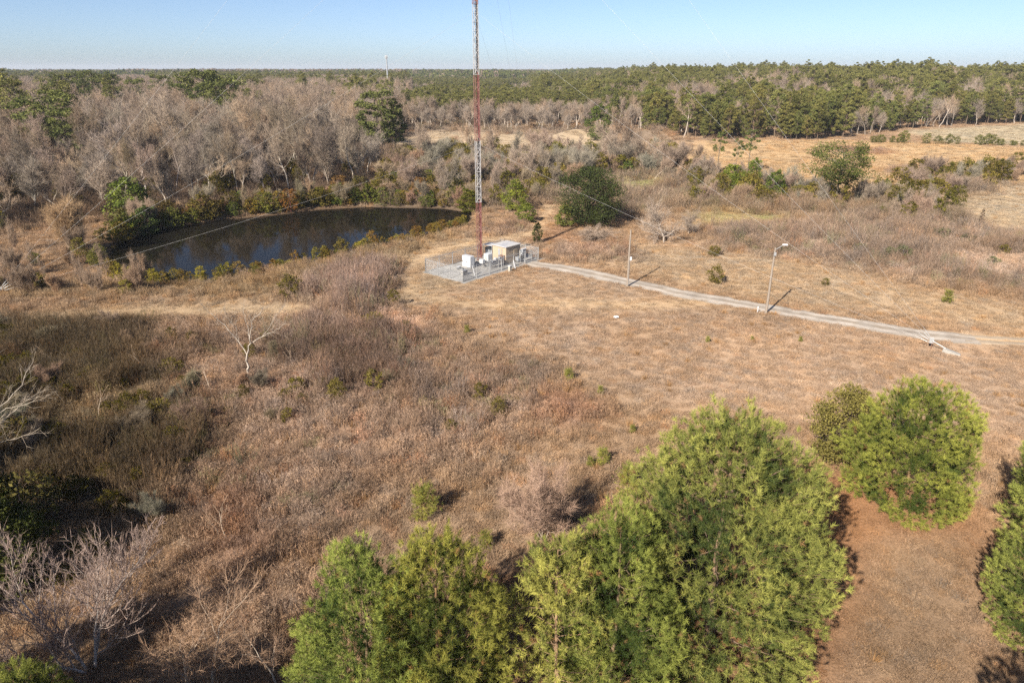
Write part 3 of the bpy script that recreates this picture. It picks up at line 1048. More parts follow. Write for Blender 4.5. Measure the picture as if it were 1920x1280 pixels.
utility_pole(1176, 537, 8.5, 'bare wooden pole with white junction box halfway up beside the road', False)
utility_pole(1436, 588, 8.9, 'wooden pole with a street lamp on its top beside the road', True)
x, y = at(1420, 586)
e = tag(empty('marker_post', x, y), 'tiny white marker post in the grass beside the lamp pole', 'marker post')
BM().box(-0.07, 0.07, -0.03, 0.03, -0.1, 0.75, 0.01).build('post', 'wpaint', e)
BM().box(-0.075, 0.075, -0.035, 0.035, 0.75, 0.85, 0.01).build('cap', 'litter', e)
x, y = at(1155, 598)
g = BM()
r = bmesh.ops.create_icosphere(g.b, subdivisions=2, radius=0.24)
for v in r['verts']:
    k = 0.7 + 0.5 * random.random()
    v.co = Vector((v.co.x * 1.3 * k, v.co.y * k, max(-0.05, v.co.z * 0.8 * k)))
tag(g.build('plastic_bag', 'litter', loc=(x, y, tz(x, y) + 0.2)), 'crumpled white plastic litter lying in the tan meadow', 'litter')

# far monopole with antenna head
fx, fy = -153.0, 900.0
e = tag(empty('cell_tower', fx, fy, 0), 'slim grey mast with white antenna head on the horizon', 'tower')
BM().cyl((0, 0, 0), (0, 0, 44), 1.1, 0.75, 12).build('mast', 'gpaint', e)
ah = BM()
for k in range(3):
    for s in (-0.7, 0.7):
        a = k * 2.094
        ux, uy = math.cos(a), math.sin(a)
        ah.cyl((ux * 1.2 - uy * s, uy * 1.2 + ux * s, 42.5), (ux * 1.2 - uy * s, uy * 1.2 + ux * s, 46.2), 0.35, sides=6)
ah.build('antenna_panels', 'wpaint', e)
BM().cyl((0, 0, 44), (0, 0, 48), 0.12, 0.08).build('lightning_rod', 'galv', e)


def shed(u, v, L, D, H, lab, rz):
    x, y = at(u, v)
    e = tag(empty('farm_shed', x, y, tz(x, y), rz), lab, 'building', 'far farm buildings')
    BM().box(-L / 2, L / 2, -D / 2, D / 2, -0.5, H).build('wall', 'cream', e)
    b = BM()
    o = 0.5; hr = H + D * 0.28
    b.poly([(-L / 2 - o, -D / 2 - o, H - 0.15), (L / 2 + o, -D / 2 - o, H - 0.15), (L / 2 + o, 0, hr), (-L / 2 - o, 0, hr),
            (-L / 2 - o, D / 2 + o, H - 0.15), (L / 2 + o, D / 2 + o, H - 0.15)],
           [(0, 1, 2, 3), (3, 2, 5, 4), (0, 3, 4), (1, 5, 2)])
    b.build('roof', 'metalroof', e)
    for k in range(4):
        xx = -L / 2 + L * (k + 0.5) / 4
        BM().box(xx - 0.8, xx + 0.8, -D / 2 - 0.06, -D / 2, 1.2, 2.6).build('window', 'window', e)


shed(962, 174, 24, 9, 4.5, 'long pale farm shed glimpsed among far bare trees', 0.1)
shed(995, 172, 14, 9, 4.5, 'short pale farm shed glimpsed among far bare trees', -0.15)

# ------------------------------------------------------------------ vegetation prototypes
def nrm(v):
    return v / (np.linalg.norm(v) + 1e-9)


def bare_skeleton(seed, H, spread=0.5, first=0.3, levels=4, trop=0.12, jit=0.16, kids=(2, 4), r0=None, minr=0.012, multi=1, lean=(0, 0), droop=0.0):
    """returns segments (p0, p1, r0, r1, level) of a leafless tree"""
    r = random.Random(seed)
    out = []

    def rnd3():
        return np.array((r.gauss(0, 1), r.gauss(0, 1), r.gauss(0, 1)))

    def grow(p, d, L, rad, lev):
        n = max(2, min(7, int(L / (0.12 * H)) + 2))
        spawn = []
        for i in range(n):
            d = nrm(d + rnd3() * jit + np.array((0, 0, trop if lev else 0.05)) - np.array((0, 0, droop * lev / levels)))
            q = p + d * (L / n)
            ra = max(minr, rad * (1 - 0.55 * i / n)); rb = max(minr, rad * (1 - 0.55 * (i + 1) / n))
            out.append((p, q, ra, rb, lev))
            p = q
            t = (i + 1) / n
            if lev < levels and (lev > 0 or t > first):
                spawn.append((p.copy(), d.copy(), rb, t))
        if lev < levels:
            for (sp_, sd, sr, t) in spawn:
                k = r.randint(*kids) if lev > 0 else r.randint(1, 3)
                if t == 1.0:
                    k = max(2, k)
                for _ in range(k):
                    ax = nrm(np.cross(sd, rnd3()))
                    a = r.uniform(0.45, 1.0) * (0.75 + spread * 0.6)
                    nd = nrm(sd * math.cos(a) + ax * math.sin(a))
                    if t == 1.0:
                        nd = nrm(nd + sd * 0.8)
                    grow(sp_, nd, L * r.uniform(0.38, 0.68) * (0.75 + 0.35 * spread), sr * r.uniform(0.5, 0.72), lev + 1)

    r0 = r0 or H * 0.013
    for m in range(multi):
        a = r.uniform(0, 6.28)
        tilt = 0.0 if multi == 1 else r.uniform(0.1, 0.45)
        d = nrm(np.array((math.cos(a) * tilt + lean[0], math.sin(a) * tilt + lean[1], 1.0)))
        grow(np.array((math.cos(a) * 0.15 * (multi > 1), math.sin(a) * 0.15 * (multi > 1), -0.2)), d, H * 0.52 * r.uniform(0.85, 1.1), r0 * (1 if multi == 1 else 0.7), 0)
    return out


def bare_geo(seed, H, col, tipcol, twigs=3, twiglen=0.9, twigw=0.03, thick_sides=5, hscale=True, **kw):
    segs = bare_skeleton(seed, H, **kw)
    P0 = np.array([s[0] for s in segs]); P1 = np.array([s[1] for s in segs])
    R0 = np.array([s[2] for s in segs]); R1 = np.array([s[3] for s in segs]); LV = np.array([s[4] for s in segs])
    if hscale:
        k = H / max(1e-3, P1[:, 2].max())
        P0 = P0 * k; P1 = P1 * k
    mx = max(1, LV.max())
    col = np.array(col); tipcol = np.array(tipcol)
    cc = col + (tipcol - col) * (LV / mx)[:, None]
    cc = cc * (0.85 + 0.3 * rng.random((len(cc), 1)))
    thick = LV <= 1
    gt = Geo(); gc = Geo()
    gt.tubes(P0[LV == 0], P1[LV == 0], R0[LV == 0], R1[LV == 0], cc[LV == 0], thick_sides)
    m = LV == 1
    gc.tubes(P0[m], P1[m], R0[m], R1[m], cc[m], 4)
    m = LV >= 2
    gc.tubes(P0[m], P1[m], R0[m], R1[m], cc[m], 3)
    # fine twigs
    m = np.where(LV >= mx - 1)[0]
    if twigs:
        idx = np.repeat(m, twigs)
        t = rng.random((len(idx), 1))
        p = P0[idx] * (1 - t) + P1[idx] * t
        d = P1[idx] - P0[idx]; d /= np.linalg.norm(d, axis=1, keepdims=True) + 1e-9
        dd = d * 0.7 + rng.normal(size=d.shape) * 0.55 + np.array((0, 0, 0.25))
        dd /= np.linalg.norm(dd, axis=1, keepdims=True)
        gc.blades(p, dd * (twiglen * (0.5 + rng.random((len(idx), 1)))), twigw, tipcol * (0.8 + 0.4 * rng.random((len(idx), 1))))
    return gt, gc


def both(gt, gc):
    g = Geo(); g.merge(gt); g.merge(gc)
    return g


GREYB = (0.47, 0.41, 0.35); GREYT = (0.295, 0.243, 0.198)
TANB = (0.33, 0.26, 0.20); TANT = (0.33, 0.245, 0.175)
REDT = (0.29, 0.225, 0.175)
WOOD = []      # one-mesh bare trees for the woods
for i in range(8):
    H = (17, 15, 19, 14, 16, 18, 12, 13)[i]
    gt, gc = bare_geo(100 + i, H, GREYB, (GREYT, TANT, REDT, GREYT)[i % 4], twigs=3, twiglen=1.1, twigw=0.036, levels=3,
                      spread=(0.45, 0.25, 0.35, 0.6)[i % 4], first=(0.45, 0.5, 0.55, 0.35)[i % 4], kids=(2, 4), minr=0.022, r0=H * 0.0125, trop=0.22)
    WOOD.append(both(gt, gc).mesh('bare_tree', 'twig'))
SMALLB = []    # bushy leafless thicket trees
for i in range(5):
    H = (6.5, 5.5, 7.5, 5.0, 8.5)[i]
    gt, gc = bare_geo(140 + i, H, (0.27, 0.2, 0.155), (REDT, TANT, GREYT, TANT, GREYT)[i], twigs=3, twiglen=0.75, twigw=0.022, levels=3,
                      spread=0.3, first=0.2, kids=(2, 3), minr=0.014, multi=4 if i != 4 else 1, trop=0.28)
    SMALLB.append((gt.mesh('trunk', 'bark'), gc.mesh('crown', 'twig')))
FINEB = {}     # individually modelled leafless trees close to the camera
FINEB['dead'] = bare_geo(205, 6.6, (0.62, 0.55, 0.46), (0.5, 0.42, 0.34), twigs=2, twiglen=0.7, twigw=0.016, levels=3, spread=0.85, first=0.35, kids=(1, 2), minr=0.02, r0=0.19, trop=0.06, jit=0.2, multi=2)
FINEB['red'] = bare_geo(212, 8.8, (0.50, 0.455, 0.42), (0.36, 0.27, 0.23), twigs=2, twiglen=0.45, twigw=0.012, levels=3, spread=0.38, first=0.1, kids=(1, 3), minr=0.012, r0=0.10, trop=0.26, multi=4)
FINEB['wide'] = bare_geo(223, 9.5, (0.48, 0.42, 0.35), (0.38, 0.29, 0.20), twigs=2, twiglen=0.6, twigw=0.014, levels=3, spread=0.8, first=0.15, kids=(1, 2), minr=0.014, r0=0.15, trop=0.04, multi=3, lean=(0.35, 0.05))
FINEB['sap'] = bare_geo(231, 6.0, (0.46, 0.40, 0.33), (0.33, 0.22, 0.15), twigs=3, twiglen=0.5, twigw=0.014, levels=3, spread=0.5, first=0.3, kids=(1, 2), minr=0.010, r0=0.07, trop=0.12)
FINEB['pale'] = bare_geo(237, 6.5, (0.45, 0.37, 0.31), (0.36, 0.25, 0.19), twigs=4, twiglen=0.7, twigw=0.014, levels=3, spread=0.35, first=0.2, kids=(1, 3), minr=0.010, r0=0.06, trop=0.2, multi=4)
FINEB['stem'] = bare_geo(243, 3.2, (0.50, 0.42, 0.34), (0.38, 0.28, 0.2), twigs=1, twiglen=0.4, twigw=0.012, levels=1, spread=0.4, first=0.4, kids=(1, 2), minr=0.012, r0=0.035, trop=0.12)
FINEB['oldgrey'] = bare_geo(251, 9.0, (0.40, 0.34, 0.29), (0.32, 0.26, 0.21), twigs=3, twiglen=0.9, twigw=0.02, levels=3, spread=0.9, first=0.25, kids=(2, 3), minr=0.02, r0=0.2, trop=0.08)
FINEB['willow'] = bare_geo(257, 9.5, (0.32, 0.25, 0.18), (0.34, 0.235, 0.14), twigs=3, twiglen=1.3, twigw=0.022, levels=3, spread=0.5, first=0.1, kids=(2, 4), minr=0.014, r0=0.16, trop=0.28, multi=4)
def limbs(paths, seed, col, tip):
    r_ = np.random.default_rng(seed)
    gt = Geo(); gc = Geo()
    for k, (pts, ra, rb) in enumerate(paths):
        pts = np.array(pts, float)
        t = np.linspace(0, len(pts) - 1, (len(pts) - 1) * 4 + 1)
        q = np.stack([np.interp(t, np.arange(len(pts)), pts[:, j]) for j in range(3)], 1)
        q[1:-1] += r_.normal(0, 0.07, q[1:-1].shape)
        rr2 = np.linspace(ra, rb, len(q))
        (gt if k == 0 else gc).tubes(q[:-1], q[1:], rr2[:-1], rr2[1:], col, 6 if k == 0 else 4)
        if k == 0:
            continue
        for m in range(len(q) // 3, len(q)):
            for _ in range(3):
                d = nrm(q[min(m + 1, len(q) - 1)] - q[m - 1]) * 0.7 + r_.normal(0, 0.5, 3) + np.array((0, 0, 0.25))
                d = nrm(d) * r_.uniform(0.5, 1.5)
                e = q[m] + d
                gc.tubes([q[m], q[m] + d * 0.5], [q[m] + d * 0.5, e], [0.014, 0.009], [0.009, 0.006], np.array(tip), 3)
                tw = np.repeat(e[None], 5, 0) - d * r_.uniform(0, 0.6, (5, 1))
                gc.blades(tw, (nrm(d) + r_.normal(0, 0.5, (5, 3))) * r_.uniform(0.3, 0.7, (5, 1)), 0.018, np.array(tip))
    return gt, gc


FINEB['dead'] = limbs([(((0, 0, -0.2), (0.1, 0, 1.4), (0.3, 0, 2.9)), 0.109, 0.075),
                       (((0.25, 0, 2.7), (-0.5, 0.3, 4.2), (-1.9, 0.2, 6.3), (-3.1, -0.2, 7.7)), 0.065, 0.015),
                       (((-0.5, 0.3, 4.2), (-0.2, -0.5, 5.8), (-0.9, -1.0, 7.2)), 0.040, 0.011),
                       (((0.3, 0, 2.8), (0.9, -0.2, 4.6), (1.2, 0.3, 6.2), (2.5, 0.5, 7.8)), 0.070, 0.015),
                       (((0.9, -0.2, 4.6), (0.3, 1.0, 6.0), (-0.1, 1.6, 7.0)), 0.034, 0.011),
                       (((0.7, -0.1, 3.9), (2.0, 0.2, 4.6), (3.3, 0.0, 5.2), (4.7, -0.3, 6.2)), 0.050, 0.014),
                       (((2.0, 0.2, 4.6), (2.8, 1.2, 5.8), (3.6, 1.6, 6.8)), 0.030, 0.009)], 5, (0.46, 0.405, 0.345), (0.36, 0.305, 0.25))
FINEB['wide'] = limbs([(((0, 0, -0.2), (0.7, 0, 1.2), (1.6, 0.1, 2.2)), 0.099, 0.070),
                       (((1.5, 0.1, 2.1), (3.0, 0.8, 3.2), (4.6, 1.2, 4.6), (6.2, 1.4, 5.4)), 0.054, 0.014),
                       (((1.5, 0.1, 2.1), (2.6, 1.8, 4.0), (4.2, 3.0, 5.8), (5.2, 3.8, 7.4)), 0.054, 0.014),
                       (((1.4, 0.1, 2.0), (3.2, -0.6, 2.8), (4.8, -0.8, 3.0), (6.6, -0.4, 3.4)), 0.050, 0.014),
                       (((1.2, 0, 1.8), (1.4, 0.8, 4.2), (2.4, 1.6, 6.5), (2.8, 2.4, 8.4)), 0.054, 0.014),
                       (((2.6, 1.8, 4.0), (4.4, 2.0, 4.6), (6.0, 2.8, 5.4)), 0.034, 0.009),
                       (((3.0, 0.8, 3.2), (3.6, -0.8, 4.4), (5.0, -1.4, 5.0)), 0.030, 0.009),
                       (((0.9, 0, 1.4), (-0.5, 0.6, 3.6), (-1.6, 1.2, 6.0)), 0.050, 0.014)], 9, (0.33, 0.29, 0.245), (0.28, 0.235, 0.185))
FINE = {k: (a.mesh('trunk', 'bark'), b.mesh('branches', 'twig')) for k, (a, b) in FINEB.items()}
# a fallen, spreading dead crown
_gt, _gc = bare_geo(263, 7.5, (0.5, 0.44, 0.37), (0.36, 0.28, 0.22), twigs=4, twiglen=0.8, twigw=0.02, levels=3, spread=0.8, first=0.15, kids=(1, 3), minr=0.016, r0=0.16, trop=0.0, multi=3)
FINE['fallen'] = (_gt.mesh('trunk', 'bark'), _gc.mesh('branches', 'twig'))


def pine_near(seed, H, RAD, base=0.04, whorl=0.62, per=6, subs=9, tufts=5, needles=20, nl=0.27, shape=None, thin=0.0, tuftw=0.016):
    """loblolly-like pine: whorled limbs turning up, each twig ending in bottlebrush tufts of real needles"""
    r = random.Random(seed)
    br = Geo()
    zs = np.linspace(-0.3, H * 0.95, 16)
    sway = np.stack([0.12 * np.sin(zs * 0.35 + seed), 0.12 * np.cos(zs * 0.3 + seed), zs], 1)
    rr = np.interp(zs, (0, H), (H * 0.016, 0.02))
    br.tubes(sway[:-1], sway[1:], rr[:-1], rr[1:], (0.24, 0.16, 0.11), 7)
    tp = []; ta = []; ts = []
    b0 = []; b1 = []; ra = []; rb = []
    z = H * base
    prof = shape or (lambda t: (0.95 + 0.05 * math.sin(t * 11 + seed)) * (min(1.0, 0.92 + 0.4 * t) if t < 0.2 else 1.0) * math.sqrt(max(0.0, 1 - (max(0, t - 0.15) / 0.80) ** 2.3)))
    while z < H * 0.93:
        t = z / H
        L0 = RAD * prof(t)
        k = max(3, int(round(per * (0.6 + 0.6 * min(1, L0 / 2.5)))))
        a0 = r.uniform(0, 6.28)
        for i in range(k):
            if r.random() < thin:
                continue
            a = a0 + 6.283 * i / k + r.gauss(0, 0.25)
            L = L0 * r.uniform(0.82, 1.12)
            rise = 0.02 + 0.42 * t + r.gauss(0, 0.2)
            p = np.array((0.12 * math.sin(z * 0.35 + seed), 0.12 * math.cos(z * 0.3 + seed), z + r.uniform(-0.9, 0.9) * whorl))
            d = nrm(np.array((math.cos(a), math.sin(a), rise)))
            n = 5
            pts = [p]
            for j in range(n):
                d = nrm(d + np.array((r.gauss(0, 0.13), r.gauss(0, 0.13), 0.05 + r.gauss(0, 0.11))))
                p = p + d * (L / n)
                pts.append(p)
            pts = np.array(pts)
            rad = 0.012 + 0.008 * L
            rs = np.linspace(rad, 0.01, n + 1)
            b0 += list(pts[:-1]); b1 += list(pts[1:]); ra += list(rs[:-1]); rb += list(rs[1:])
            ns = max(3, int(subs * (0.45 + 0.55 * L / RAD)))
            for s in range(ns):
                q = 0.12 + 0.88 * ((s + r.random()) / ns) ** 0.85
                j = min(n - 1, int(q * n)); f = q * n - j
                sp_ = pts[j] * (1 - f) + pts[j + 1] * f
                bd = nrm(pts[j + 1] - pts[j])
                side = nrm(np.cross(bd, np.array((0, 0, 1.0)))) * (1 if s % 2 else -1)
                sd = nrm(bd * r.uniform(0.3, 0.9) + side * r.uniform(0.35, 1.0) + np.array((0, 0, r.uniform(0.15, 0.75))))
                sl = r.uniform(0.45, 1.0) * (0.5 + 0.5 * L / RAD) * 1.1
                e = sp_ + sd * sl
                b0.append(sp_); b1.append(e); ra.append(0.012); rb.append(0.006)
                for m in range(tufts):
                    g = (m + 0.6) / tufts
                    tp.append(sp_ + sd * sl * g + np.array((r.gauss(0, 0.09), r.gauss(0, 0.09), r.gauss(0, 0.07))))
                    ta.append(nrm(sd + np.array((r.gauss(0, 0.35), r.gauss(0, 0.35), 0.55 + r.gauss(0, 0.3)))))
                    ts.append(g)
            tp.append(pts[-1]); ta.append(nrm(d + np.array((0, 0, 0.6)))); ts.append(1.0)
        z += whorl * r.uniform(0.8, 1.2) * (0.75 + 0.4 * (1 - t))
    br.tubes(b0, b1, ra, rb, np.array((0.22, 0.15, 0.105)), 3)
    tp = np.array(tp); ta = np.array(ta); ts = np.array(ts)
    n = len(tp)
    tone = rng.random((n, 1))
    clump = fbm(tp[:, 0] * 1.0 + tp[:, 2] * 0.7, tp[:, 1] + tp[:, 2] * 0.6, 1.6, seed, 2)[:, None]
    tone = np.clip(0.65 * tone + 0.95 * (clump - 0.3), 0, 1)
    c_dark = np.array((0.12, 0.145, 0.045)); c_lite = np.array((0.46, 0.44, 0.12))
    tc = c_dark + (c_lite - c_dark) * tone
    dead = rng.random(n) < 0.03
    tc[dead] = (0.26, 0.15, 0.07)
    idx = np.repeat(np.arange(n), needles)
    ax = ta[idx]
    off = rng.normal(size=(len(idx), 3)); off -= ax * (off * ax).sum(1, keepdims=True)
    off /= np.linalg.norm(off, axis=1, keepdims=True) + 1e-9
    th = rng.uniform(0.1, 1.55, (len(idx), 1))
    dn = ax * np.cos(th) + off * np.sin(th)
    base_ = tp[idx] + ax * rng.uniform(-0.16, 0.16, (len(idx), 1)) * (nl / 0.36)
    ln = nl * rng.uniform(0.7, 1.15, (len(idx), 1))
    lf = Geo()
    cc = tc[idx] * rng.uniform(0.8, 1.2, (len(idx), 1))
    lf.blades(base_, dn * ln, tuftw, cc * 0.8, cc * 1.12)
    return br.mesh('trunk', 'bark'), lf.mesh('crown', 'needle')



def pine_dome(seed, H, RAD, dens=9.0, needles=30, nl=0.30, nw=0.027, flat=0.15):
    """full rounded pine: limbs to an uneven dome-shaped crown that is shingled with needle tufts"""
    r = random.Random(seed); g_ = np.random.default_rng(seed)
    br = Geo()
    zs = np.linspace(-0.3, H * 0.93, 14)
    sway = np.stack([0.12 * np.sin(zs * 0.35 + seed), 0.12 * np.cos(zs * 0.3 + seed), zs], 1)
    rr = np.interp(zs, (0, H), (H * 0.015, 0.02))
    br.tubes(sway[:-1], sway[1:], rr[:-1], rr[1:], (0.24, 0.16, 0.11), 7)
    lob = [(r.uniform(0, 6.28), r.uniform(0.15, 0.9), r.uniform(0.08, 0.16)) for _ in range(9)]

    def env(t, a):
        base = np.where(t < flat, 0.86 + 0.14 * t / flat, np.sqrt(np.clip(1 - (np.clip(t - flat, 0, 1) / (1.0 - flat)) ** 2.15, 0, 1)))
        x = a * RAD / 1.5; z = t * H / 1.25
        n = vnoise(x, z, seed) * 0.65 + vnoise(x * 2.2 + 7, z * 2.2, seed + 3) * 0.35
        # periodic seam in the angle is hidden by blending a second phase
        w = 0.5 + 0.5 * np.cos(a)
        n2 = vnoise((a + 3.1416) % 6.2832 * RAD / 1.5 + 31, z, seed + 9) * 0.65 + vnoise((a + 3.1416) % 6.2832 * RAD / 0.7, z * 2.2, seed + 5) * 0.35
        n = np.clip((n * (1 - w) + n2 * w - 0.5) * 1.9 + 0.5, 0, 1)
        lb = sum(h * np.exp(-((((a - q + 3.1416) % 6.2832 - 3.1416) / 0.55) ** 2) - ((t - tt_) / 0.13) ** 2) for q, tt_, h in lob)
        return RAD * base * (0.90 + lb), n
    area = 2 * math.pi * RAD * H * 0.92
    n = int(area * dens)
    t = g_.random(n * 3); a = g_.random(n * 3) * 6.2832
    e, nz = env(t, a)
    e2, _ = env(np.clip(t + 0.01, 0, 1), a)
    slope = np.clip((e - e2) / (0.01 * H), -1, 6)
    wgt = np.maximum(e, 0.25) * np.sqrt(1 + slope ** 2)
    keep = g_.random(n * 3) < np.clip(wgt / (RAD * 2.2), 0, 1)
    t = t[keep]; a = a[keep]; e = e[keep]; nz = nz[keep]
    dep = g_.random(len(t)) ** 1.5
    tip = g_.random(len(t)) ** 6
    rad = e * (1 - 0.34 * dep + 0.06 * tip) * (0.80 + 0.30 * nz)
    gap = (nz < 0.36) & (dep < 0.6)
    rad = np.where(gap, rad * 0.76, rad)
    z = t * H * (0.97 - 0.10 * dep) + 0.15 + (nz - 0.5) * (0.35 + 0.9 * t) + 0.35 * tip
    tp = np.stack([rad * np.cos(a), rad * np.sin(a), z], 1)
    up = 0.45 + 0.75 * t
    ta = np.stack([np.cos(a) * (1 - 0.5 * t), np.sin(a) * (1 - 0.5 * t), up], 1) + g_.normal(0, 0.28, (len(t), 3))
    ta /= np.linalg.norm(ta, axis=1, keepdims=True)
    inner = np.stack([rad * 0.80 * np.cos(a + 0.05), rad * 0.80 * np.sin(a + 0.05), z - 0.25 - 0.1 * rad], 1)
    s_ = g_.random(len(t)) < 0.10
    lf = Geo()
    lf.tubes(inner[s_], tp[s_], np.full(s_.sum(), 0.016), np.full(s_.sum(), 0.007), np.array((0.26, 0.18, 0.125)), 3)
    for k in range(int(H / 0.4)):
        tt_ = r.uniform(0.04, 0.93); aa = r.uniform(0, 6.28)
        ee, _ = env(np.array([tt_]), np.array([aa]))
        L = float(ee[0]) * 0.78
        zb = max(0.3, tt_ * H * 0.93 - 0.22 * L); p0 = np.array((0.12 * math.sin(zb * 0.35 + seed), 0.12 * math.cos(zb * 0.3 + seed), zb)); p3 = np.array((L * math.cos(aa), L * math.sin(aa), tt_ * H))
        ts_ = np.linspace(0, 1, 6)[:, None]
        q = p0 * (1 - ts_) + p3 * ts_ + np.stack([g_.normal(0, 0.12, 6), g_.normal(0, 0.12, 6), -0.12 * L * np.sin(ts_[:, 0] * 3.14)], 1) * (ts_ > 0)
        rr3 = np.linspace(0.016 + 0.008 * L, 0.014, 6)
        br.tubes(q[:-1], q[1:], rr3[:-1], rr3[1:], np.array((0.19, 0.135, 0.10)), 4)
    tone = np.clip(0.45 * g_.random((len(t), 1)) + 0.85 * (nz[:, None] - 0.22) - 0.15 * dep[:, None] - 0.2 * gap[:, None], 0, 1)  # shade painted into colour: tufts darker deep in the crown and in gaps
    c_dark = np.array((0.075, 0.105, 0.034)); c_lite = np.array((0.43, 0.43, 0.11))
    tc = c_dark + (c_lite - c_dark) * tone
    tc[g_.random(len(t)) < 0.02] = (0.30, 0.19, 0.09)
    idx = np.repeat(np.arange(len(t)), needles)
    ax = ta[idx]
    off = g_.normal(size=(len(idx), 3)); off -= ax * (off * ax).sum(1, keepdims=True)
    off /= np.linalg.norm(off, axis=1, keepdims=True) + 1e-9
    th = g_.uniform(0.1, 1.4, (len(idx), 1))
    dn = ax * np.cos(th) + off * np.sin(th)
    base_ = tp[idx] + ax * g_.uniform(-0.14, 0.10, (len(idx), 1))
    ln = nl * g_.uniform(0.7, 1.15, (len(idx), 1))
    cc = tc[idx] * g_.uniform(0.82, 1.18, (len(idx), 1))
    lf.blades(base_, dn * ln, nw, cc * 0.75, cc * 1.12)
    return br.mesh('trunk', 'bark'), lf.mesh('crown', 'needle')


NEAR = {
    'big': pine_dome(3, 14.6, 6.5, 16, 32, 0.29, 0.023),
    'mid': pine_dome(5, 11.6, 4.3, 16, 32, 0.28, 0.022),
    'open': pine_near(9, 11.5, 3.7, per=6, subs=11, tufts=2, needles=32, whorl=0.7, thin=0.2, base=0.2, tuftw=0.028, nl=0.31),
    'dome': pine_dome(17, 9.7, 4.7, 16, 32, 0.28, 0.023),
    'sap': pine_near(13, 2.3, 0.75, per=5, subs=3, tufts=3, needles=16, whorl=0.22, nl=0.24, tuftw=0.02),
}


def clump_tree(seed, H, RAD, cb, nclump, per, size, cols, style='pine', limb=(0.21, 0.155, 0.12), trunk_r=None, up=0.35):
    """mid-distance tree: trunk, limbs, and leaf tris gathered in uneven clumps with gaps between"""
    r = random.Random(seed)
    gt = Geo()
    zs = np.linspace(-0.3, H * 0.93, 8)
    sx, sy = r.uniform(-0.03, 0.03), r.uniform(-0.03, 0.03)
    ax = np.stack([sx * zs + 0.15 * np.sin(zs * 0.4), sy * zs, zs], 1)
    tr = trunk_r or H * 0.0125
    rr = np.interp(zs, (0, H), (tr, tr * 0.25))
    gt.tubes(ax[:-1], ax[1:], rr[:-1], rr[1:], limb, 6)
    cen = []; rad = []
    for i in range(nclump):
        t = (i + r.random()) / nclump
        z = H * (cb + (1 - cb) * t)
        if style == 'pine':
            pr = RAD * (min(1, 0.55 + 2.2 * t) if t < 0.35 else (1 - ((t - 0.35) / 0.65)) ** 0.55 + 0.12)
        elif style == 'flat':
            pr = RAD * (0.5 + 0.7 * math.sin(min(1, t * 1.15) * math.pi * 0.85))
        else:
            pr = RAD * math.sqrt(max(0.02, 1 - (2 * t - 0.85) ** 2 / 1.35))
        a = i * 2.399 + r.gauss(0, 0.5)
        q = pr * math.sqrt(r.uniform(0.25, 1.0))
        cen.append((sx * z + q * math.cos(a), sy * z + q * math.sin(a), z + r.gauss(0, 0.03 * H)))
        rad.append(RAD * r.uniform(0.22, 0.42) * (0.6 if style == 'pine' and t > 0.9 else 1))
    cen = np.array(cen); rad = np.array(rad)
    st = np.stack([sx * cen[:, 2], sy * cen[:, 2], np.maximum(0.1 * H, cen[:, 2] - 0.35 * np.hypot(cen[:, 0], cen[:, 1]) - 0.3)], 1)
    gt.tubes(st, cen, np.full(len(cen), tr * 0.3), np.full(len(cen), tr * 0.1), limb, 3)
    gl = Geo()
    idx = np.repeat(np.arange(len(cen)), per)
    v = rng.normal(size=(len(idx), 3)); v /= np.linalg.norm(v, axis=1, keepdims=True)
    v *= rng.uniform(0.45, 1.05, (len(idx), 1)); v[:, 2] *= 0.62
    p = cen[idx] + v * rad[idx][:, None]
    tone = np.clip(rng.random(len(cen)) * 0.75 + 0.12, 0, 1)[idx][:, None] * 0.7 + 0.3 * rng.random((len(idx), 1))
    c0 = np.array(cols[0]); c1 = np.array(cols[1])
    cc = (c0 + (c1 - c0) * tone) * rng.uniform(0.85, 1.15, (len(idx), 1))
    gl.leaves(p, size * rng.uniform(0.7, 1.3, len(idx)), cc, up)
    return gt, gl


PC = ((0.068, 0.083, 0.032), (0.265, 0.245, 0.078))
PINES = []     # forest pines, trunk and crown in one mesh
for i in range(7):
    H = (21, 19, 23, 17, 20, 22, 16)[i]
    a, b = clump_tree(300 + i, H, (4.2, 3.6, 4.4, 3.6, 4.8, 3.8, 3.4)[i], (0.35, 0.42, 0.38, 0.25, 0.45, 0.3, 0.2)[i], (56, 48, 58, 52, 52, 56, 52)[i], 92, 0.52, PC,
                      'flat' if i in (0, 4) else 'pine')
    PINES.append(both(a, b).mesh('pine_tree', 'needle'))
ROUNDP = []    # rounder middle-distance pines, cedars
for i in range(4):
    a, b = clump_tree(330 + i, (7, 6, 9, 5)[i], (2.9, 2.3, 2.6, 2.2)[i], 0.1, (60, 46, 60, 40)[i], 60, 0.34, ((0.05, 0.068, 0.022), (0.22, 0.222, 0.055)), 'pine')
    ROUNDP.append((a.mesh('trunk', 'bark'), b.mesh('crown', 'needle')))
OPENP = []     # open crowned old pines with visible limbs
for i in range(2):
    a, b = clump_tree(340 + i, 15, 6.2, 0.45, 60, 170, 0.36, ((0.05, 0.062, 0.022), (0.19, 0.185, 0.055)), 'flat', trunk_r=0.3)
    OPENP.append((a.mesh('trunk', 'bark'), b.mesh('crown', 'needle')))
THINP = []
for i in range(2):
    a, b = clump_tree(346 + i, 13, 2.3, 0.5, 17, 70, 0.42, PC, 'round', trunk_r=0.16)
    THINP.append((a.mesh('trunk', 'bark'), b.mesh('crown', 'needle')))
a, b = clump_tree(351, 12.2, 7.0, 0.14, 150, 120, 0.32, ((0.018, 0.028, 0.011), (0.082, 0.096, 0.033)), 'round', trunk_r=0.4, limb=(0.07, 0.06, 0.05))
OAK = (a.mesh('trunk', 'bark'), b.mesh('crown', 'leaf'))
MYR = []       # evergreen waxy shrubs
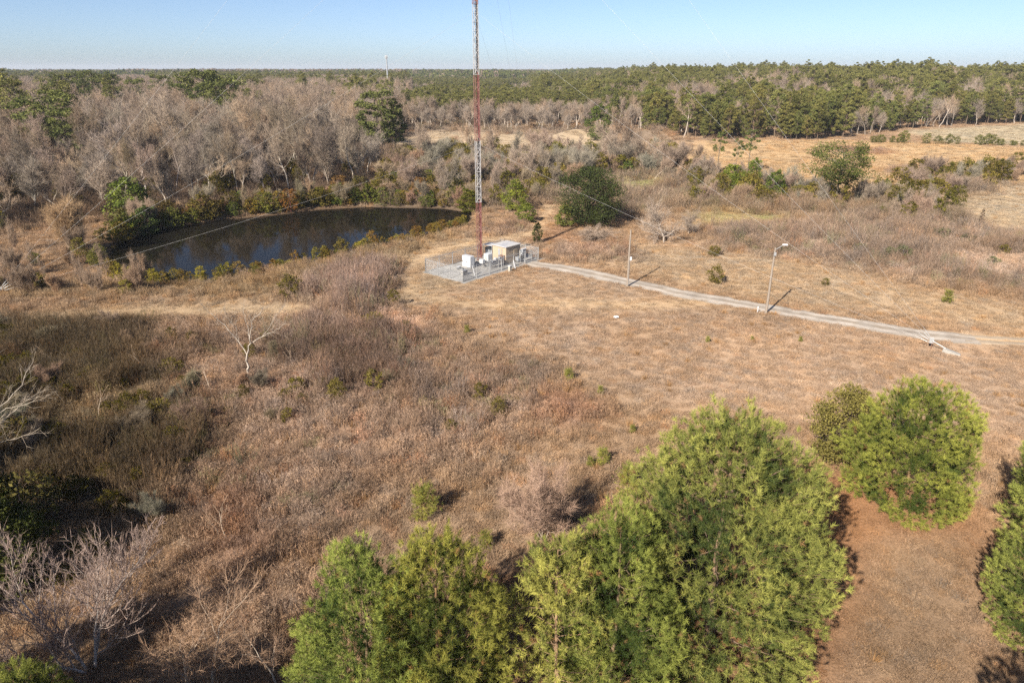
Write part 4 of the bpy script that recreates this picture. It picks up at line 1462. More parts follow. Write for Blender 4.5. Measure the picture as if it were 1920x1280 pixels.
for i in range(5):
    a, b = clump_tree(360 + i, (3.0, 2.6, 3.6, 2.2, 3.0)[i], (1.5, 1.3, 1.6, 1.4, 1.1)[i], 0.1, (34, 28, 36, 28, 24)[i], 34, 0.24, ((0.085, 0.075, 0.022), (0.25, 0.20, 0.055)), 'round', trunk_r=0.05)
    MYR.append((a.mesh('stems', 'bark'), b.mesh('crown', 'leaf')))
a, b = clump_tree(371, 6.3, 2.7, 0.06, 130, 120, 0.17, ((0.10, 0.092, 0.028), (0.235, 0.20, 0.06)), 'round', trunk_r=0.09)
BIGMYR = (a.mesh('stems', 'bark'), b.mesh('crown', 'leaf'))
a, b = clump_tree(377, 6.4, 2.4, 0.05, 90, 120, 0.2, ((0.035, 0.05, 0.016), (0.12, 0.125, 0.035)), 'pine', trunk_r=0.1)
JUN = (a.mesh('trunk', 'bark'), b.mesh('crown', 'leaf'))
VINE = []
for i in range(2):
    a, b = clump_tree(380 + i, (9, 7)[i], 0.9, 0.08, 40, 40, 0.3, ((0.16, 0.12, 0.08), (0.28, 0.21, 0.15)), 'round', trunk_r=0.16)
    VINE.append((a.mesh('trunk', 'bark'), b.mesh('vines', 'leaf')))

# ------------------------------------------------------------------ ground-cover patches (shared meshes for the scattered growth)


def patch(kind, seed):
    global rng
    g = Geo()
    rr = np.random.default_rng(seed)
    if kind == 'grass':
        n = 150; q = 0.75 * np.sqrt(rr.random(n)); a = rr.random(n) * 6.283
        k = 9; ck = rr.random((k, 2)) * 1.3 - 0.65
        p = np.stack([q * np.cos(a), q * np.sin(a)], 1) * 0.5 + ck[rr.integers(0, k, n)] * 0.62
        h = rr.uniform(0.10, 0.34, n)
        d = np.stack([rr.normal(0, 0.16, n), rr.normal(0, 0.16, n), h], 1)
        c = rr.uniform(0.75, 1.25, (n, 1)) * np.array((1, 1, 1))
        g.blades(np.concatenate([p, np.full((n, 1), -0.03)], 1), d, 0.034, c * 0.92, c * 1.12)
    elif kind == 'weed':
        n = 62; p = rr.normal(0, 0.36, (n, 2))
        h = rr.uniform(0.45, 1.0, n)
        lean = rr.normal(0, 0.16, (n, 2))
        c = rr.uniform(0.7, 1.3, (n, 1)) * np.array((1, 1, 1))
        d = np.concatenate([lean * h[:, None], h[:, None]], 1)
        p3 = np.concatenate([p, np.full((n, 1), -0.03)], 1)
        g.blades(p3, d, 0.022, c * 0.95, c)
        m = 3
        idx = np.repeat(np.arange(n), m); t = rr.uniform(0.4, 0.95, (n * m, 1))
        s = p3[idx] + d[idx] * t
        dd = rr.normal(0, 1, (n * m, 3)); dd[:, 2] = np.abs(dd[:, 2]) * 0.9 + 0.3
        dd = dd / np.linalg.norm(dd, axis=1, keepdims=True) * rr.uniform(0.12, 0.30, (n * m, 1))
        g.blades(s, dd, 0.026, c[idx] * rr.uniform(0.8, 1.3, (n * m, 1)))
        n = 50; p = rr.normal(0, 0.42, (n, 2)); d = np.stack([rr.normal(0, 0.13, n), rr.normal(0, 0.13, n), rr.uniform(0.12, 0.3, n)], 1)
        c = rr.uniform(0.9, 1.5, (n, 1)) * np.array((1, 1, 0.95))
        g.blades(np.concatenate([p, np.full((n, 1), -0.03)], 1), d, 0.035, c)
    elif kind == 'brush':
        n = 34; p = rr.normal(0, 0.34, (n, 2))
        h = rr.uniform(0.9, 2.0, n)
        lean = rr.normal(0, 0.2, (n, 2)) + p * 0.25
        d = np.concatenate([lean * h[:, None], h[:, None]], 1)
        p3 = np.concatenate([p, np.full((n, 1), -0.05)], 1)
        c = rr.uniform(0.7, 1.35, (n, 1)) * np.array((1, 1, 1))
        g.tubes(p3, p3 + d, np.full(n, 0.013), np.full(n, 0.006), c, 3)
        m = 9
        idx = np.repeat(np.arange(n), m); t = rr.uniform(0.25, 1.0, (n * m, 1))
        s = p3[idx] + d[idx] * t
        dd = rr.normal(0, 0.6, (n * m, 3)); dd[:, 2] = np.abs(dd[:, 2]) + 0.45
        dd = dd / np.linalg.norm(dd, axis=1, keepdims=True) * rr.uniform(0.2, 0.5, (n * m, 1))
        g.blades(s, dd, 0.02, c[idx] * rr.uniform(0.8, 1.25, (n * m, 1)))
    elif kind == 'sedge':
        n = 70; p = rr.normal(0, 0.12, (n, 2))
        h = rr.uniform(0.4, 0.85, n)
        d = np.stack([p[:, 0] * 1.4 + rr.normal(0, 0.08, n), p[:, 1] * 1.4 + rr.normal(0, 0.08, n), h], 1)
        c = rr.uniform(0.8, 1.25, (n, 1)) * np.array((1, 1, 1))
        g.blades(np.concatenate([p, np.full((n, 1), -0.03)], 1), d, 0.026, c * 0.9, c * 1.1)
    me = g.mesh('growth_' + kind, 'tuft')
    o = bpy.data.objects.new('growth_' + kind, me)      # never linked to the scene: only instanced
    return o


KINDS_ = ['grass', 'grass', 'weed', 'weed', 'brush', 'brush', 'sedge']
PATCH = [patch(k, 500 + i) for i, k in enumerate(KINDS_)]


def scatter(name, protos, pos, rot, scl, pick, tint, label, cat):
    """one object whose geometry nodes set shared meshes on real points"""
    me = bpy.data.meshes.new(name)
    n = len(pos)
    me.vertices.add(n)
    me.vertices.foreach_set('co', np.asarray(pos, np.float32).ravel())
    a = me.attributes.new('rot', 'FLOAT_VECTOR', 'POINT'); a.data.foreach_set('vector', np.asarray(rot, np.float32).ravel())
    a = me.attributes.new('scl', 'FLOAT_VECTOR', 'POINT'); a.data.foreach_set('vector', np.asarray(scl, np.float32).ravel())
    a = me.attributes.new('pick', 'INT', 'POINT'); a.data.foreach_set('value', np.asarray(pick, np.int32))
    t4 = np.ones((n, 4), np.float32); t4[:, :3] = tint
    a = me.attributes.new('tint', 'FLOAT_COLOR', 'POINT'); a.data.foreach_set('color', t4.ravel())
    me.update()
    o = link(name, me)
    ng = bpy.data.node_groups.new(name, 'GeometryNodeTree')
    ng.interface.new_socket('Geometry', in_out='INPUT', socket_type='NodeSocketGeometry')
    ng.interface.new_socket('Geometry', in_out='OUTPUT', socket_type='NodeSocketGeometry')
    gi = ng.nodes.new('NodeGroupInput'); go = ng.nodes.new('NodeGroupOutput')
    jo = ng.nodes.new('GeometryNodeJoinGeometry')

    def named(nm, ty):
        x = ng.nodes.new('GeometryNodeInputNamedAttribute'); x.data_type = ty
        x.inputs['Name'].default_value = nm
        return x.outputs['Attribute']
    ar = named('rot', 'FLOAT_VECTOR'); as_ = named('scl', 'FLOAT_VECTOR'); ap = named('pick', 'INT')
    e2r = ng.nodes.new('FunctionNodeEulerToRotation'); ng.links.new(ar, e2r.inputs[0])
    for k, pr in enumerate(protos):
        cmpn = ng.nodes.new('FunctionNodeCompare'); cmpn.data_type = 'INT'; cmpn.operation = 'EQUAL'
        ng.links.new(ap, cmpn.inputs[2]); cmpn.inputs[3].default_value = k
        oi = ng.nodes.new('GeometryNodeObjectInfo'); oi.inputs['Object'].default_value = pr
        oi.inputs['As Instance'].default_value = True
        ip = ng.nodes.new('GeometryNodeInstanceOnPoints')
        ng.links.new(gi.outputs[0], ip.inputs['Points'])
        ng.links.new(cmpn.outputs[0], ip.inputs['Selection'])
        ng.links.new(oi.outputs['Geometry'], ip.inputs['Instance'])
        ng.links.new(e2r.outputs[0], ip.inputs['Rotation'])
        ng.links.new(as_, ip.inputs['Scale'])
        ng.links.new(ip.outputs[0], jo.inputs[0])
    ng.links.new(jo.outputs[0], go.inputs[0])
    md = o.modifiers.new('scatter', 'NODES'); md.node_group = ng
    tag(o, label, cat, kind='stuff')
    return o

# ------------------------------------------------------------------ planting
rp = random.Random(77)


def plant(name, parts, x, y, s, label, cat, group=None, rz=None, color=None, sz=None, tilt=(0, 0), names=('trunk', 'crown'), sink=0.0):
    e = empty(name, x, y, tz(x, y) - sink, 0)
    e.rotation_euler = (tilt[0], tilt[1], rp.uniform(0, 6.28) if rz is None else rz)
    k = s if sz is None else sz
    e.scale = (s, s, k)
    tag(e, label, cat, group)
    for nm, me in zip(names, parts):
        link(nm, me, e, color=color)
    return e


def single(name, mesh, x, y, s, label, cat, group, color=None, sz=None, sink=0.1):
    o = link(name, mesh, None, (x, y, tz(x, y) - sink), (rp.gauss(0, 0.03), rp.gauss(0, 0.03), rp.uniform(0, 6.28)), (s, s, sz or s), color)
    return tag(o, label, cat, group)


def jitter_grid(poly, cell, seed):
    r = np.random.default_rng(seed)
    x0, y0 = poly.min(0); x1, y1 = poly.max(0)
    xs = np.arange(x0, x1, cell); ys = np.arange(y0, y1, cell)
    X, Y = np.meshgrid(xs, ys)
    X = X + r.uniform(-0.48, 0.48, X.shape) * cell; Y = Y + r.uniform(-0.48, 0.48, Y.shape) * cell
    X = X.ravel(); Y = Y.ravel()
    m = inside(X, Y, poly)
    return X[m], Y[m], r


# --- pines close to the camera
NP = 'big pines close to the camera'
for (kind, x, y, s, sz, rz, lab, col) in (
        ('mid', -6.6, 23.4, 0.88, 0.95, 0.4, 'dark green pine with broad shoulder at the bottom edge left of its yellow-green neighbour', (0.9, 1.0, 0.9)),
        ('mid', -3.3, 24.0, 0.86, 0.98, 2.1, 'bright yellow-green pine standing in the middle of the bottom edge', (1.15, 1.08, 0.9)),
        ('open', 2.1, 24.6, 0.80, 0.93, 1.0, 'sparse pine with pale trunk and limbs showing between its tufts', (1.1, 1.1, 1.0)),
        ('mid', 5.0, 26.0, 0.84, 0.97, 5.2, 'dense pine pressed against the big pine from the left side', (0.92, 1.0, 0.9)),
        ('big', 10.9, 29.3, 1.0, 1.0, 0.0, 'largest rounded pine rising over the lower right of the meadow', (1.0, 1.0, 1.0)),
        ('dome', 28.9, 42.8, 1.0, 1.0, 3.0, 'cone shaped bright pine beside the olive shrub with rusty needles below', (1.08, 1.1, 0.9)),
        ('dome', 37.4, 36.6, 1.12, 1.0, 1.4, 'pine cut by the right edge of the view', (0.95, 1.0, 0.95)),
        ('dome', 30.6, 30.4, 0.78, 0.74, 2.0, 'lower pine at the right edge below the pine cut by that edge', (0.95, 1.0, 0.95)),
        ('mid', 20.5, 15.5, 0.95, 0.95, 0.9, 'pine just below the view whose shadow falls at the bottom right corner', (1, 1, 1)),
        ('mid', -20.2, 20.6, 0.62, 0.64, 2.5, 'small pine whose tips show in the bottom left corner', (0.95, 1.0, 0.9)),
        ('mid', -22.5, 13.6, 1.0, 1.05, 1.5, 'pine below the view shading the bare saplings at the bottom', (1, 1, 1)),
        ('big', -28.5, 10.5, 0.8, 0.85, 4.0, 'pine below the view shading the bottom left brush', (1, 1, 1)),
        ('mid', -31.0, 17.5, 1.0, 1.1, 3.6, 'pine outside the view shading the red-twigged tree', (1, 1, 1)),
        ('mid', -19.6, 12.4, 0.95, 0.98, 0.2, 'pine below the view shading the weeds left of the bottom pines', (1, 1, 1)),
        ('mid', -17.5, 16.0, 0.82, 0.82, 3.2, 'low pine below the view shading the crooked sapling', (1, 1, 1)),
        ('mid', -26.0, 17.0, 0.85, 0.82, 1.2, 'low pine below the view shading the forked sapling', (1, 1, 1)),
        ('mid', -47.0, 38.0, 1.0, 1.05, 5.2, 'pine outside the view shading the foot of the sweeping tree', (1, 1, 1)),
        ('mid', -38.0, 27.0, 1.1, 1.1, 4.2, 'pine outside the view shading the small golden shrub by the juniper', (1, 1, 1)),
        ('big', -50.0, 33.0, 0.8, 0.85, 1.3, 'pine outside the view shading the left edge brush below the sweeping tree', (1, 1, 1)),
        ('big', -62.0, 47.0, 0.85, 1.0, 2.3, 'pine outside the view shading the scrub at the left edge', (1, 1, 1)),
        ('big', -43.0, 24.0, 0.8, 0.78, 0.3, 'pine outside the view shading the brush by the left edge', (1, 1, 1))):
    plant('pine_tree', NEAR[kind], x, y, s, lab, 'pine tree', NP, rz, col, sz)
x, y = at(1578, 868)
plant('evergreen_shrub', BIGMYR, x, y, 1.0, 'tall olive brown evergreen shrub tucked against the cone shaped pine', 'shrub', names=('stems', 'crown'))
x, y = at(22, 1105)
plant('juniper_tree', JUN, x, y, 1.0, 'dark juniper at the left edge above the red-twigged tree', 'juniper')
x, y = at(-15, 1010)
plant('juniper_tree', JUN, x, y, 0.9, 'darkest juniper cut by the left edge below the sweeping tree', 'juniper', color=(0.7, 0.8, 0.8))
x, y = at(60, 1000)
plant('evergreen_shrub', MYR[2], x, y, 1.25, 'pale olive shrub behind the dark juniper at the left edge', 'shrub', names=('stems', 'crown'), color=(0.8, 0.85, 1.0))
x, y = at(170, 1050)
plant('evergreen_shrub', MYR[3], x, y, 0.9, 'small golden shrub half in shade right of the juniper', 'shrub', names=('stems', 'crown'))

# --- leafless trees one can single out
TB = ('trunk', 'branches')
x, y = at(466, 712)
plant('dead_tree', FINE['dead'], x, y, 1.0, 'pale forked dead tree standing alone in the brown weeds', 'dead tree', rz=0.0, names=TB)
plant('bare_tree', FINE['red'], -22.6, 27.6, 1.05, 'leafless tree with reddish twig tips in the bottom left corner', 'bare tree', rz=1.0, names=TB)
for (u, v, s, rz, lab) in ((352, 1290, 1.0, 0.2, 'thin forked leafless sapling in shade left of the pine at the bottom'),
                           (398, 1300, 1.08, 2.2, 'thin straight leafless sapling beside the forked one at the bottom'),
                           (520, 1285, 0.75, 4.2, 'crooked leafless sapling against the dark shade at the pine edge')):
    x, y = at(u, v)
    plant('bare_sapling', FINE['sap'], x, y, s, lab, 'bare sapling', 'leafless saplings at the bottom', rz, names=TB)
plant('bare_tree', FINE['wide'], -44.0, 46.5, 1.05, 'leafless tree sweeping long pale branches in from the left edge', 'bare tree', rz=0.1, names=TB)
plant('bare_tree', FINE['wide'], -41.0, 39.5, 0.8, 'lower leafless tree with tangled branches at the left edge', 'bare tree', rz=-0.25, names=TB)
x, y = at(1020, 1005)
plant('bare_tree', FINE['pale'], x, y, 0.95, 'wispy pale leafless saplings rising behind the sparse pine', 'bare tree', names=TB, rz=0.3)
x, y = at(128, 470)
plant('willow_tree', FINE['willow'], x, y, 1.0, 'orange twigged leafless willow leaning at the pond head', 'willow', names=TB, rz=0.0, tilt=(0.05, 0.12))
x, y = at(1245, 455)
plant('bare_tree', FINE['oldgrey'], x, y, 0.98, 'spreading grey leafless tree behind the bare pole', 'bare tree', names=TB, rz=0.0)
x, y = at(1290, 440)
plant('bare_tree', FINE['oldgrey'], x, y, 0.66, 'lower grey leafless tree to the right of the spreading one', 'bare tree', names=TB, rz=2.0)
x, y = at(1110, 448)
plant('fallen_tree', FINE['fallen'], x, y, 0.85, 'collapsed pale dead branches in front of the dark oak', 'dead tree', names=TB, rz=1.0, sz=0.42)
x, y = at(1104, 424)
plant('oak_tree', OAK, x, y, 0.93, 'broad dark evergreen oak beside the path behind the compound', 'oak tree')
x, y = at(1060, 425)
plant('evergreen_shrub', ROUNDP[3], x, y, 0.9, 'bright green bush at the left foot of the dark oak', 'shrub', names=('stems', 'crown'))
x, y = at(1008, 452)
plant('cedar_tree', ROUNDP[1], x, y, 0.4, 'small dark cedar in the brush behind the shelter', 'cedar', sz=0.62, color=(0.6, 0.65, 0.8))

# slim pale dead stems in the scrub
for (u, v, s, rz) in ((188, 790, 1.0, 0.2), (400, 742, 1.15, 1.4), (278, 700, 1.0, 2.0), (102, 680, 0.8, 3.0), (300, 625, 0.9, 4.0), (432, 790, 0.7, 5.0), (425, 1010, 0.9, 0.9),
                      (410, 1005, 0.8, 2.9), (290, 790, 0.8, 1.9), (330, 600, 0.8, 2.3), (150, 640, 0.8, 0.3), (550, 690, 0.8, 0.9), (605, 640, 0.9, 1.0), (655, 620, 1.0, 2.0), (735, 650, 1.0, 3.0)):
    x, y = at(u, v)
    plant('dead_sapling', FINE['stem'], x, y, s, 'slim pale leafless stem standing up out of the brown scrub', 'dead sapling', 'pale stems in the scrub', rz, names=TB, tilt=(rp.uniform(-0.15, 0.15), rp.uniform(-0.2, 0.2)))

# --- saplings and small shrubs dotted over the meadow: u, v of the foot, height in metres, kind, label
MS = 'green seedlings dotted over the meadow'
for (u, v, h, kind, lab) in (
        (795, 967, 2.4, 'p', 'slender young pine with its shadow in the middle of the brown weeds'),
        (703, 737, 2.5, 'm', 'round olive shrub with a dark shadow among grey stems'),
        (633, 748, 2.1, 'm', 'olive shrub just left of the round olive shrub in the grey stems'),
        (900, 752, 2.0, 'm', 'brownish shrub beside the darker shrub in the middle of the weeds'),
        (935, 774, 1.8, 'm', 'darker green shrub right of the brownish shrub in the weeds'),
        (875, 624, 0.9, 'p', 'tiny yellow-green seedling in the meadow below the compound'),
        (1065, 712, 1.3, 'p', 'thin yellow-green seedling at the edge of the grey patch'),
        (1125, 737, 0.8, 'p', 'tiny seedling right of the grey weed patch'),
        (1128, 870, 1.4, 'p', 'bushy seedling left of the big pine crown'),
        (1106, 872, 0.8, 'p', 'low seedling touching the bushy seedling'),
        (1185, 810, 0.7, 'p', 'tiny seedling in tan grass above the bushy seedling'),
        (912, 1022, 1.2, 'p', 'pale seedling just above the sparse pine'),
        (1178, 918, 2.0, 'p', 'young pine at the left foot of the big pine'),
        (1327, 642, 0.7, 'p', 'tiny yellow seedling in the meadow below the lamp pole'),
        (1500, 640, 0.6, 'p', 'tiny seedling in the meadow right of the lamp pole'),
        (1410, 636, 0.5, 'p', 'faint tiny seedling in the meadow straight below the lamp pole'),
        (1341, 530, 2.6, 'm', 'round olive bush in straw grass behind the gravel road'),
        (1547, 535, 1.2, 'm', 'small dark bush in the straw right of the lamp pole'),
        (1773, 570, 1.7, 'p', 'thin young pine in the straw near the road bend'),
        (1338, 480, 1.7, 'm', 'small olive bush near the grey leafless trees'),
        (738, 578, 2.3, 'm', 'dark olive shrub at the foot of the grey stem thicket'),
        (700, 622, 2.1, 'm', 'olive shrub below the grey stem thicket'),
        (760, 625, 1.4, 'm', 'pale shrub right below the grey stem thicket'),
        (548, 562, 3.2, 'm', 'tall narrow olive shrub left of the stem thicket'),
        (500, 650, 1.8, 'm', 'small green shrub behind the pale dead tree'),
        (845, 800, 0.9, 'm', 'low brown-green shrub in the weeds near the darker shrub'),
        (300, 790, 1.9, 'm', 'pale sage shrub in the dark scrub'),
        (340, 800, 1.7, 'm', 'grey-green shrub right of the pale sage shrub'),
        (540, 790, 1.3, 'm', 'olive clump at the edge of the dark scrub'),
        (1690, 488, 2.4, 'g', 'largest pale sage green bush in the purple brush'),
        (1665, 484, 1.8, 'g', 'sage green bush left of the largest one'),
        (1612, 478, 1.8, 'g', 'roundish grey-green bush left in the purple brush'),
        (1765, 455, 2.4, 'g', 'sage bush below the hedgerow'),
        (1810, 462, 2.2, 'g', 'sage bush right of the sage bush below the hedgerow'),
        (1860, 500, 1.6, 'g', 'low grey-green bush at the right end of the brush'),
        (1880, 480, 2.0, 'm', 'yellowish bush at the right end of the brush')):
    x, y = at(u, v)
    rzv = rp.uniform(0, 6.28)
    if kind == 'p':
        plant('pine_sapling', NEAR['sap'], x, y, h / 2.3, lab, 'pine sapling', MS, rzv, (1.1, 1.1, 0.9))
    else:
        k = rp.randrange(5)
        hh = (3.0, 2.6, 3.6, 2.2, 3.0)[k]
        plant('meadow_shrub', MYR[k], x, y, h / hh * (1.25 if kind == 'g' else 1.0), lab, 'shrub', MS, rzv, (0.85, 1.05, 1.9) if kind == 'g' else (0.85, 0.85, 0.8), h / hh, names=('stems', 'crown'))

# --- knee to head high bushes that give the scrub its lumps
SCRUB = P((-40, 615), (270, 612), (420, 640), (560, 660), (620, 720), (520, 800), (430, 870), (330, 960), (230, 1040), (60, 1000), (-40, 960))
X, Y, r = jitter_grid(SCRUB, 3.2, 8)
for x, y in zip(X, Y):
    q = r.random()
    if q < 0.34:
        k = int(r.integers(0, 4)); s = r.uniform(0.25, 0.5)
        plant('bare_bush', SMALLB[k], x, y, s * 1.2, 'low twiggy bush in the brown scrub ' + ('left of the pale dead tree' if x < -36 else 'around the pale dead tree' if y > 58 else 'below the pale dead tree'), 'bush', 'twiggy bushes in the scrub', r.uniform(0, 6.28), (r.uniform(0.6, 0.95), 0.78, 0.72), s)
    elif q < 0.6:
        k = int(r.integers(0, 5)); s = r.uniform(0.35, 0.72)
        plant('evergreen_shrub', MYR[k], x, y, s, 'dark olive shrub in the brown scrub left of the meadow', 'shrub', 'olive shrubs in the scrub', r.uniform(0, 6.28), (lambda f: (f, f * 1.0, f * 0.8))(r.uniform(0.4, 0.8)), s * r.uniform(0.7, 1.0), names=('stems', 'crown'))

for (u, v, h, f) in ((10, 640, 2.2, 0.5), (60, 660, 1.8, 0.6), (25, 700, 2.4, 0.45), (95, 705, 1.7, 0.6), (60, 745, 2.2, 0.5), (130, 755, 1.6, 0.6), (15, 770, 2.6, 0.42), (170, 720, 1.5, 0.6),
                     (40, 830, 2.6, 0.42), (110, 850, 2.0, 0.5), (180, 830, 1.6, 0.55), (90, 920, 2.2, 0.5), (150, 940, 1.8, 0.5), (205, 900, 1.4, 0.6), (240, 770, 1.5, 0.5), (215, 960, 1.6, 0.5), (120, 1090, 1.4, 0.7)):
    x, y = at(u, v)
    k = rp.randrange(5)
    plant('evergreen_shrub', MYR[k], x, y, h / 2.8 * 1.15, 'dark leafy shrub in the dense thicket near the left edge', 'shrub', 'dark shrubs near the left edge', None, (f, f * 1.02, f * 0.75), h / 2.8, names=('stems', 'crown'))

# --- pond margins
poly = POND
def along(i0, i1, n):
    seg = poly[i0:i1 + 1]
    L = np.concatenate([[0], np.cumsum(np.linalg.norm(np.diff(seg, axis=0), axis=1))])
    for k in range(n):
        s = (k + rp.random()) / n * L[-1]
        yield np.array((np.interp(s, L, seg[:, 0]), np.interp(s, L, seg[:, 1])))


for q in along(10, 22, 78):
    x, y = q[0] + rp.gauss(0, 0.5) , q[1] - 1.0 - abs(rp.gauss(0, 1.5))
    k = rp.randrange(5)
    s = rp.uniform(0.42, 0.85)
    yel = rp.random() < 0.12
    wb = 'at the tower end' if x > -22 else 'along its middle' if x > -45 else 'at the left end'
    plant('bank_shrub', MYR[k], x, y, s, ('bright yellow-green shrub on the near pond bank ' if yel else 'olive shrub in the row on the near pond bank ') + wb, 'shrub', 'shrubs on the near pond bank' if not yel else 'yellow shrubs on the near pond bank',
          None, (1.5, 1.55, 0.9) if yel else (rp.uniform(0.9, 1.25), rp.uniform(0.85, 1.1), rp.uniform(0.7, 1.0)), s * rp.uniform(0.9, 1.3), names=('stems', 'crown'))
for q in along(0, 9, 100):
    x, y = q[0] + rp.gauss(0, 0.7), q[1] + 0.7 + abs(rp.gauss(0, 3.6))
    k = rp.randrange(5)
    s = rp.uniform(0.75, 1.7)
    plant('bank_shrub', MYR[k], x, y, s, 'olive brown evergreen shrub on the far bank of the pond ' + ('at the tower end' if x > -30 else 'along its middle' if x > -60 else 'at the left end'), 'shrub', 'shrubs on the far pond bank', None,
          (rp.uniform(0.55, 1.05), rp.uniform(0.6, 1.0), rp.uniform(0.6, 0.9)), s * rp.uniform(0.8, 1.2), names=('stems', 'crown'))
for (i0, i1, n, off, lab, gr) in ((0, 9, 34, 5.0, 'leafless bush between the evergreen shrubs on the far pond bank', 'leafless bushes on the far pond bank'),):
    for q in along(i0, i1, n):
        k = rp.randrange(5); s = rp.uniform(0.45, 0.95)
        plant('bare_bush', SMALLB[k], q[0] + rp.gauss(0, 1), q[1] + 1.5 + abs(rp.gauss(0, off)), s, lab, 'bush', gr, None, (rp.uniform(0.9, 1.25), 1, rp.uniform(0.8, 1.0)))
# left head of the pond: mixed thicket down to the berm
for i in range(42):
    u = rp.uniform(-40, 300); v = rp.uniform(520, 556) if u > 190 else rp.uniform(470, 560)
    x, y = at(u, v)
    if inside(np.array([x]), np.array([y]), POND)[0]:
        continue
    if rp.random() < 0.55:
        k = rp.randrange(5); s = rp.uniform(0.45, 0.75)
        plant('bare_bush', SMALLB[k], x, y, s * 0.8, 'slender leafless bush in the thicket at the left head of the pond', 'bush', 'leafless bushes at the pond head', None, (1.1, 1.0, 0.9), s)
    else:
        k = rp.randrange(5); s = rp.uniform(0.5, 1.0)
        plant('bank_shrub', MYR[k], x, y, s, 'evergreen shrub in the thicket at the left head of the pond', 'shrub', 'evergreen shrubs at the pond head', None, (rp.uniform(0.7, 1.2), rp.uniform(0.8, 1.15), 0.8), names=('stems', 'crown'))

# --- evergreens that stand out in the middle distance: u, v of the foot, height, mesh, tint, label
for (u, v, h, parts, hh, wide, col, lab) in (
        (855, 362, 5.2, ROUNDP[0], 7, 1.25, (1.0, 1.05, 0.9), 'round bright pine behind the pond left of the tower'),
        (965, 396, 7.0, ROUNDP[0], 7, 0.95, (1.15, 1.2, 0.8), 'bright green pine right of the tower above the pond end'),
        (987, 415, 4.0, ROUNDP[1], 6, 1.3, (0.95, 1.05, 0.8), 'green bush pine at the right end of the pond'),
        (770, 345, 6.0, ROUNDP[2], 9, 1.4, (1.0, 1.1, 0.8), 'tallest of the green pines behind the pond bank'),
        (740, 358, 4.8, ROUNDP[1], 6, 1.2, (0.95, 1.0, 0.8), 'smaller green pine left of the tallest pond pine'),
        (800, 352, 5.0, ROUNDP[3], 5, 1.0, (1.0, 1.0, 0.8), 'green pine between the tallest pond pine and the round one'),
        (880, 392, 5.5, ROUNDP[2], 9, 1.7, (0.95, 0.9, 0.7), 'olive pine right behind the tower at the water'),
        (935, 340, 4.6, ROUNDP[0], 7, 1.0, (0.9, 1.0, 0.8), 'dark green pine right of the tower in the brush'),
        (245, 412, 8.6, ROUNDP[0], 7, 1.25, (0.9, 1.05, 0.85), 'green pine on the far bank at the left of the pond'),
        (275, 430, 6.4, ROUNDP[2], 9, 1.25, (0.55, 0.7, 0.8), 'darker pine to the right of the green pond pine'),
        (1175, 330, 4.6, ROUNDP[3], 5, 1.1, (0.8, 0.95, 0.9), 'dark rounded bush above the small green lawn'),
        (1370, 372, 8.0, ROUNDP[0], 7, 1.15, (1.05, 1.15, 0.8), 'bushy bright pine left of the hedgerow'),
        (1408, 362, 8.6, ROUNDP[2], 9, 0.9, (0.9, 1.05, 0.8), 'taller bright pine against the bushy one'),
        (1450, 378, 7.2, ROUNDP[1], 6, 0.9, (0.75, 0.9, 0.8), 'dark pine between the bright pines and the big open pine'),
        (1565, 392, 13.8, OPENP[0], 15, 1.12, (0.85, 0.95, 0.9), 'big open crowned pine at the edge of the golden field'),
        (1655, 372, 4.6, ROUNDP[1], 6, 1.0, (0.9, 1.05, 0.8), 'green bush pine right of the big open pine'),
        (1345, 325, 12.5, THINP[0], 13, 1.0, (0.8, 0.9, 0.9), 'leftmost of three thin pines at the golden field corner'),
        (1378, 328, 10.5, THINP[1], 13, 0.9, (0.8, 0.9, 0.9), 'middle one of three thin pines at the golden field corner'),
        (1402, 325, 13.5, THINP[0], 13, 1.05, (0.75, 0.88, 0.9), 'rightmost of three thin pines at the golden field corner'),
        (1120, 268, 15.0, ROUNDP[2], 9, 1.2, (0.85, 1.0, 0.9), 'dense green pine at the mound beyond the sandy field')):
    x, y = at(u, v)
    s = h / hh
    plant('pine_tree', parts, x, y, s * wide, lab, 'pine tree', 'single pines of the middle distance', None, col, s)
# tall pines rising out of the left woods
for (u, vtop, d, h, wide, lab) in ((75, 171, 215, 25, 1.45, 'big round crowned pine towering in the left woods'),
                             (112, 205, 208, 20, 1.0, 'darker pine at the right shoulder of the big round pine'),
                             (100, 140, 420, 26, 1.2, 'leftmost of the pines on the wood skyline'), (140, 136, 430, 28, 1.2, 'second of the pines on the wood skyline'),
                             (170, 134, 425, 28, 1.2, 'third of the pines on the wood skyline'), (205, 138, 435, 27, 1.2, 'fourth of the pines on the wood skyline'),
                             (245, 148, 390, 24, 1.2, 'single pine just below the skyline pines'), (300, 139, 430, 27, 1.1, 'small flat pine on the skyline between the groups'),
                             (375, 132, 330, 28, 1.45, 'large flat topped pine in the left woods'), (410, 134, 335, 27, 1.3, 'pine joined to the flat topped pine'),
                             (400, 152, 300, 22, 1.3, 'dark pine under the flat topped pine'),
                             (700, 169, 235, 20, 1.25, 'round dark pine above the sandy field edge'), (735, 190, 240, 17, 0.9, 'slim pine right of the round dark pine')):
    k = (640 - vtop) / F
    top = height_at(vtop, d)
    hh = top
    x = (u - 960) / F * (d * cp + (HCAM - hh) * sp)
    i = rp.choice((0, 4, 0, 2))
    H0 = (21, 19, 23, 17, 20, 22, 16)[i]
    o = link('pine_tree', PINES[i], None, (x, d, tz(x, d) - 0.2), (0, 0, rp.uniform(0, 6)), (hh / H0 * wide, hh / H0 * wide, hh / H0), (0.8, 0.9, 0.9))
    tag(o, lab, 'pine tree', 'pines rising out of the left woods')
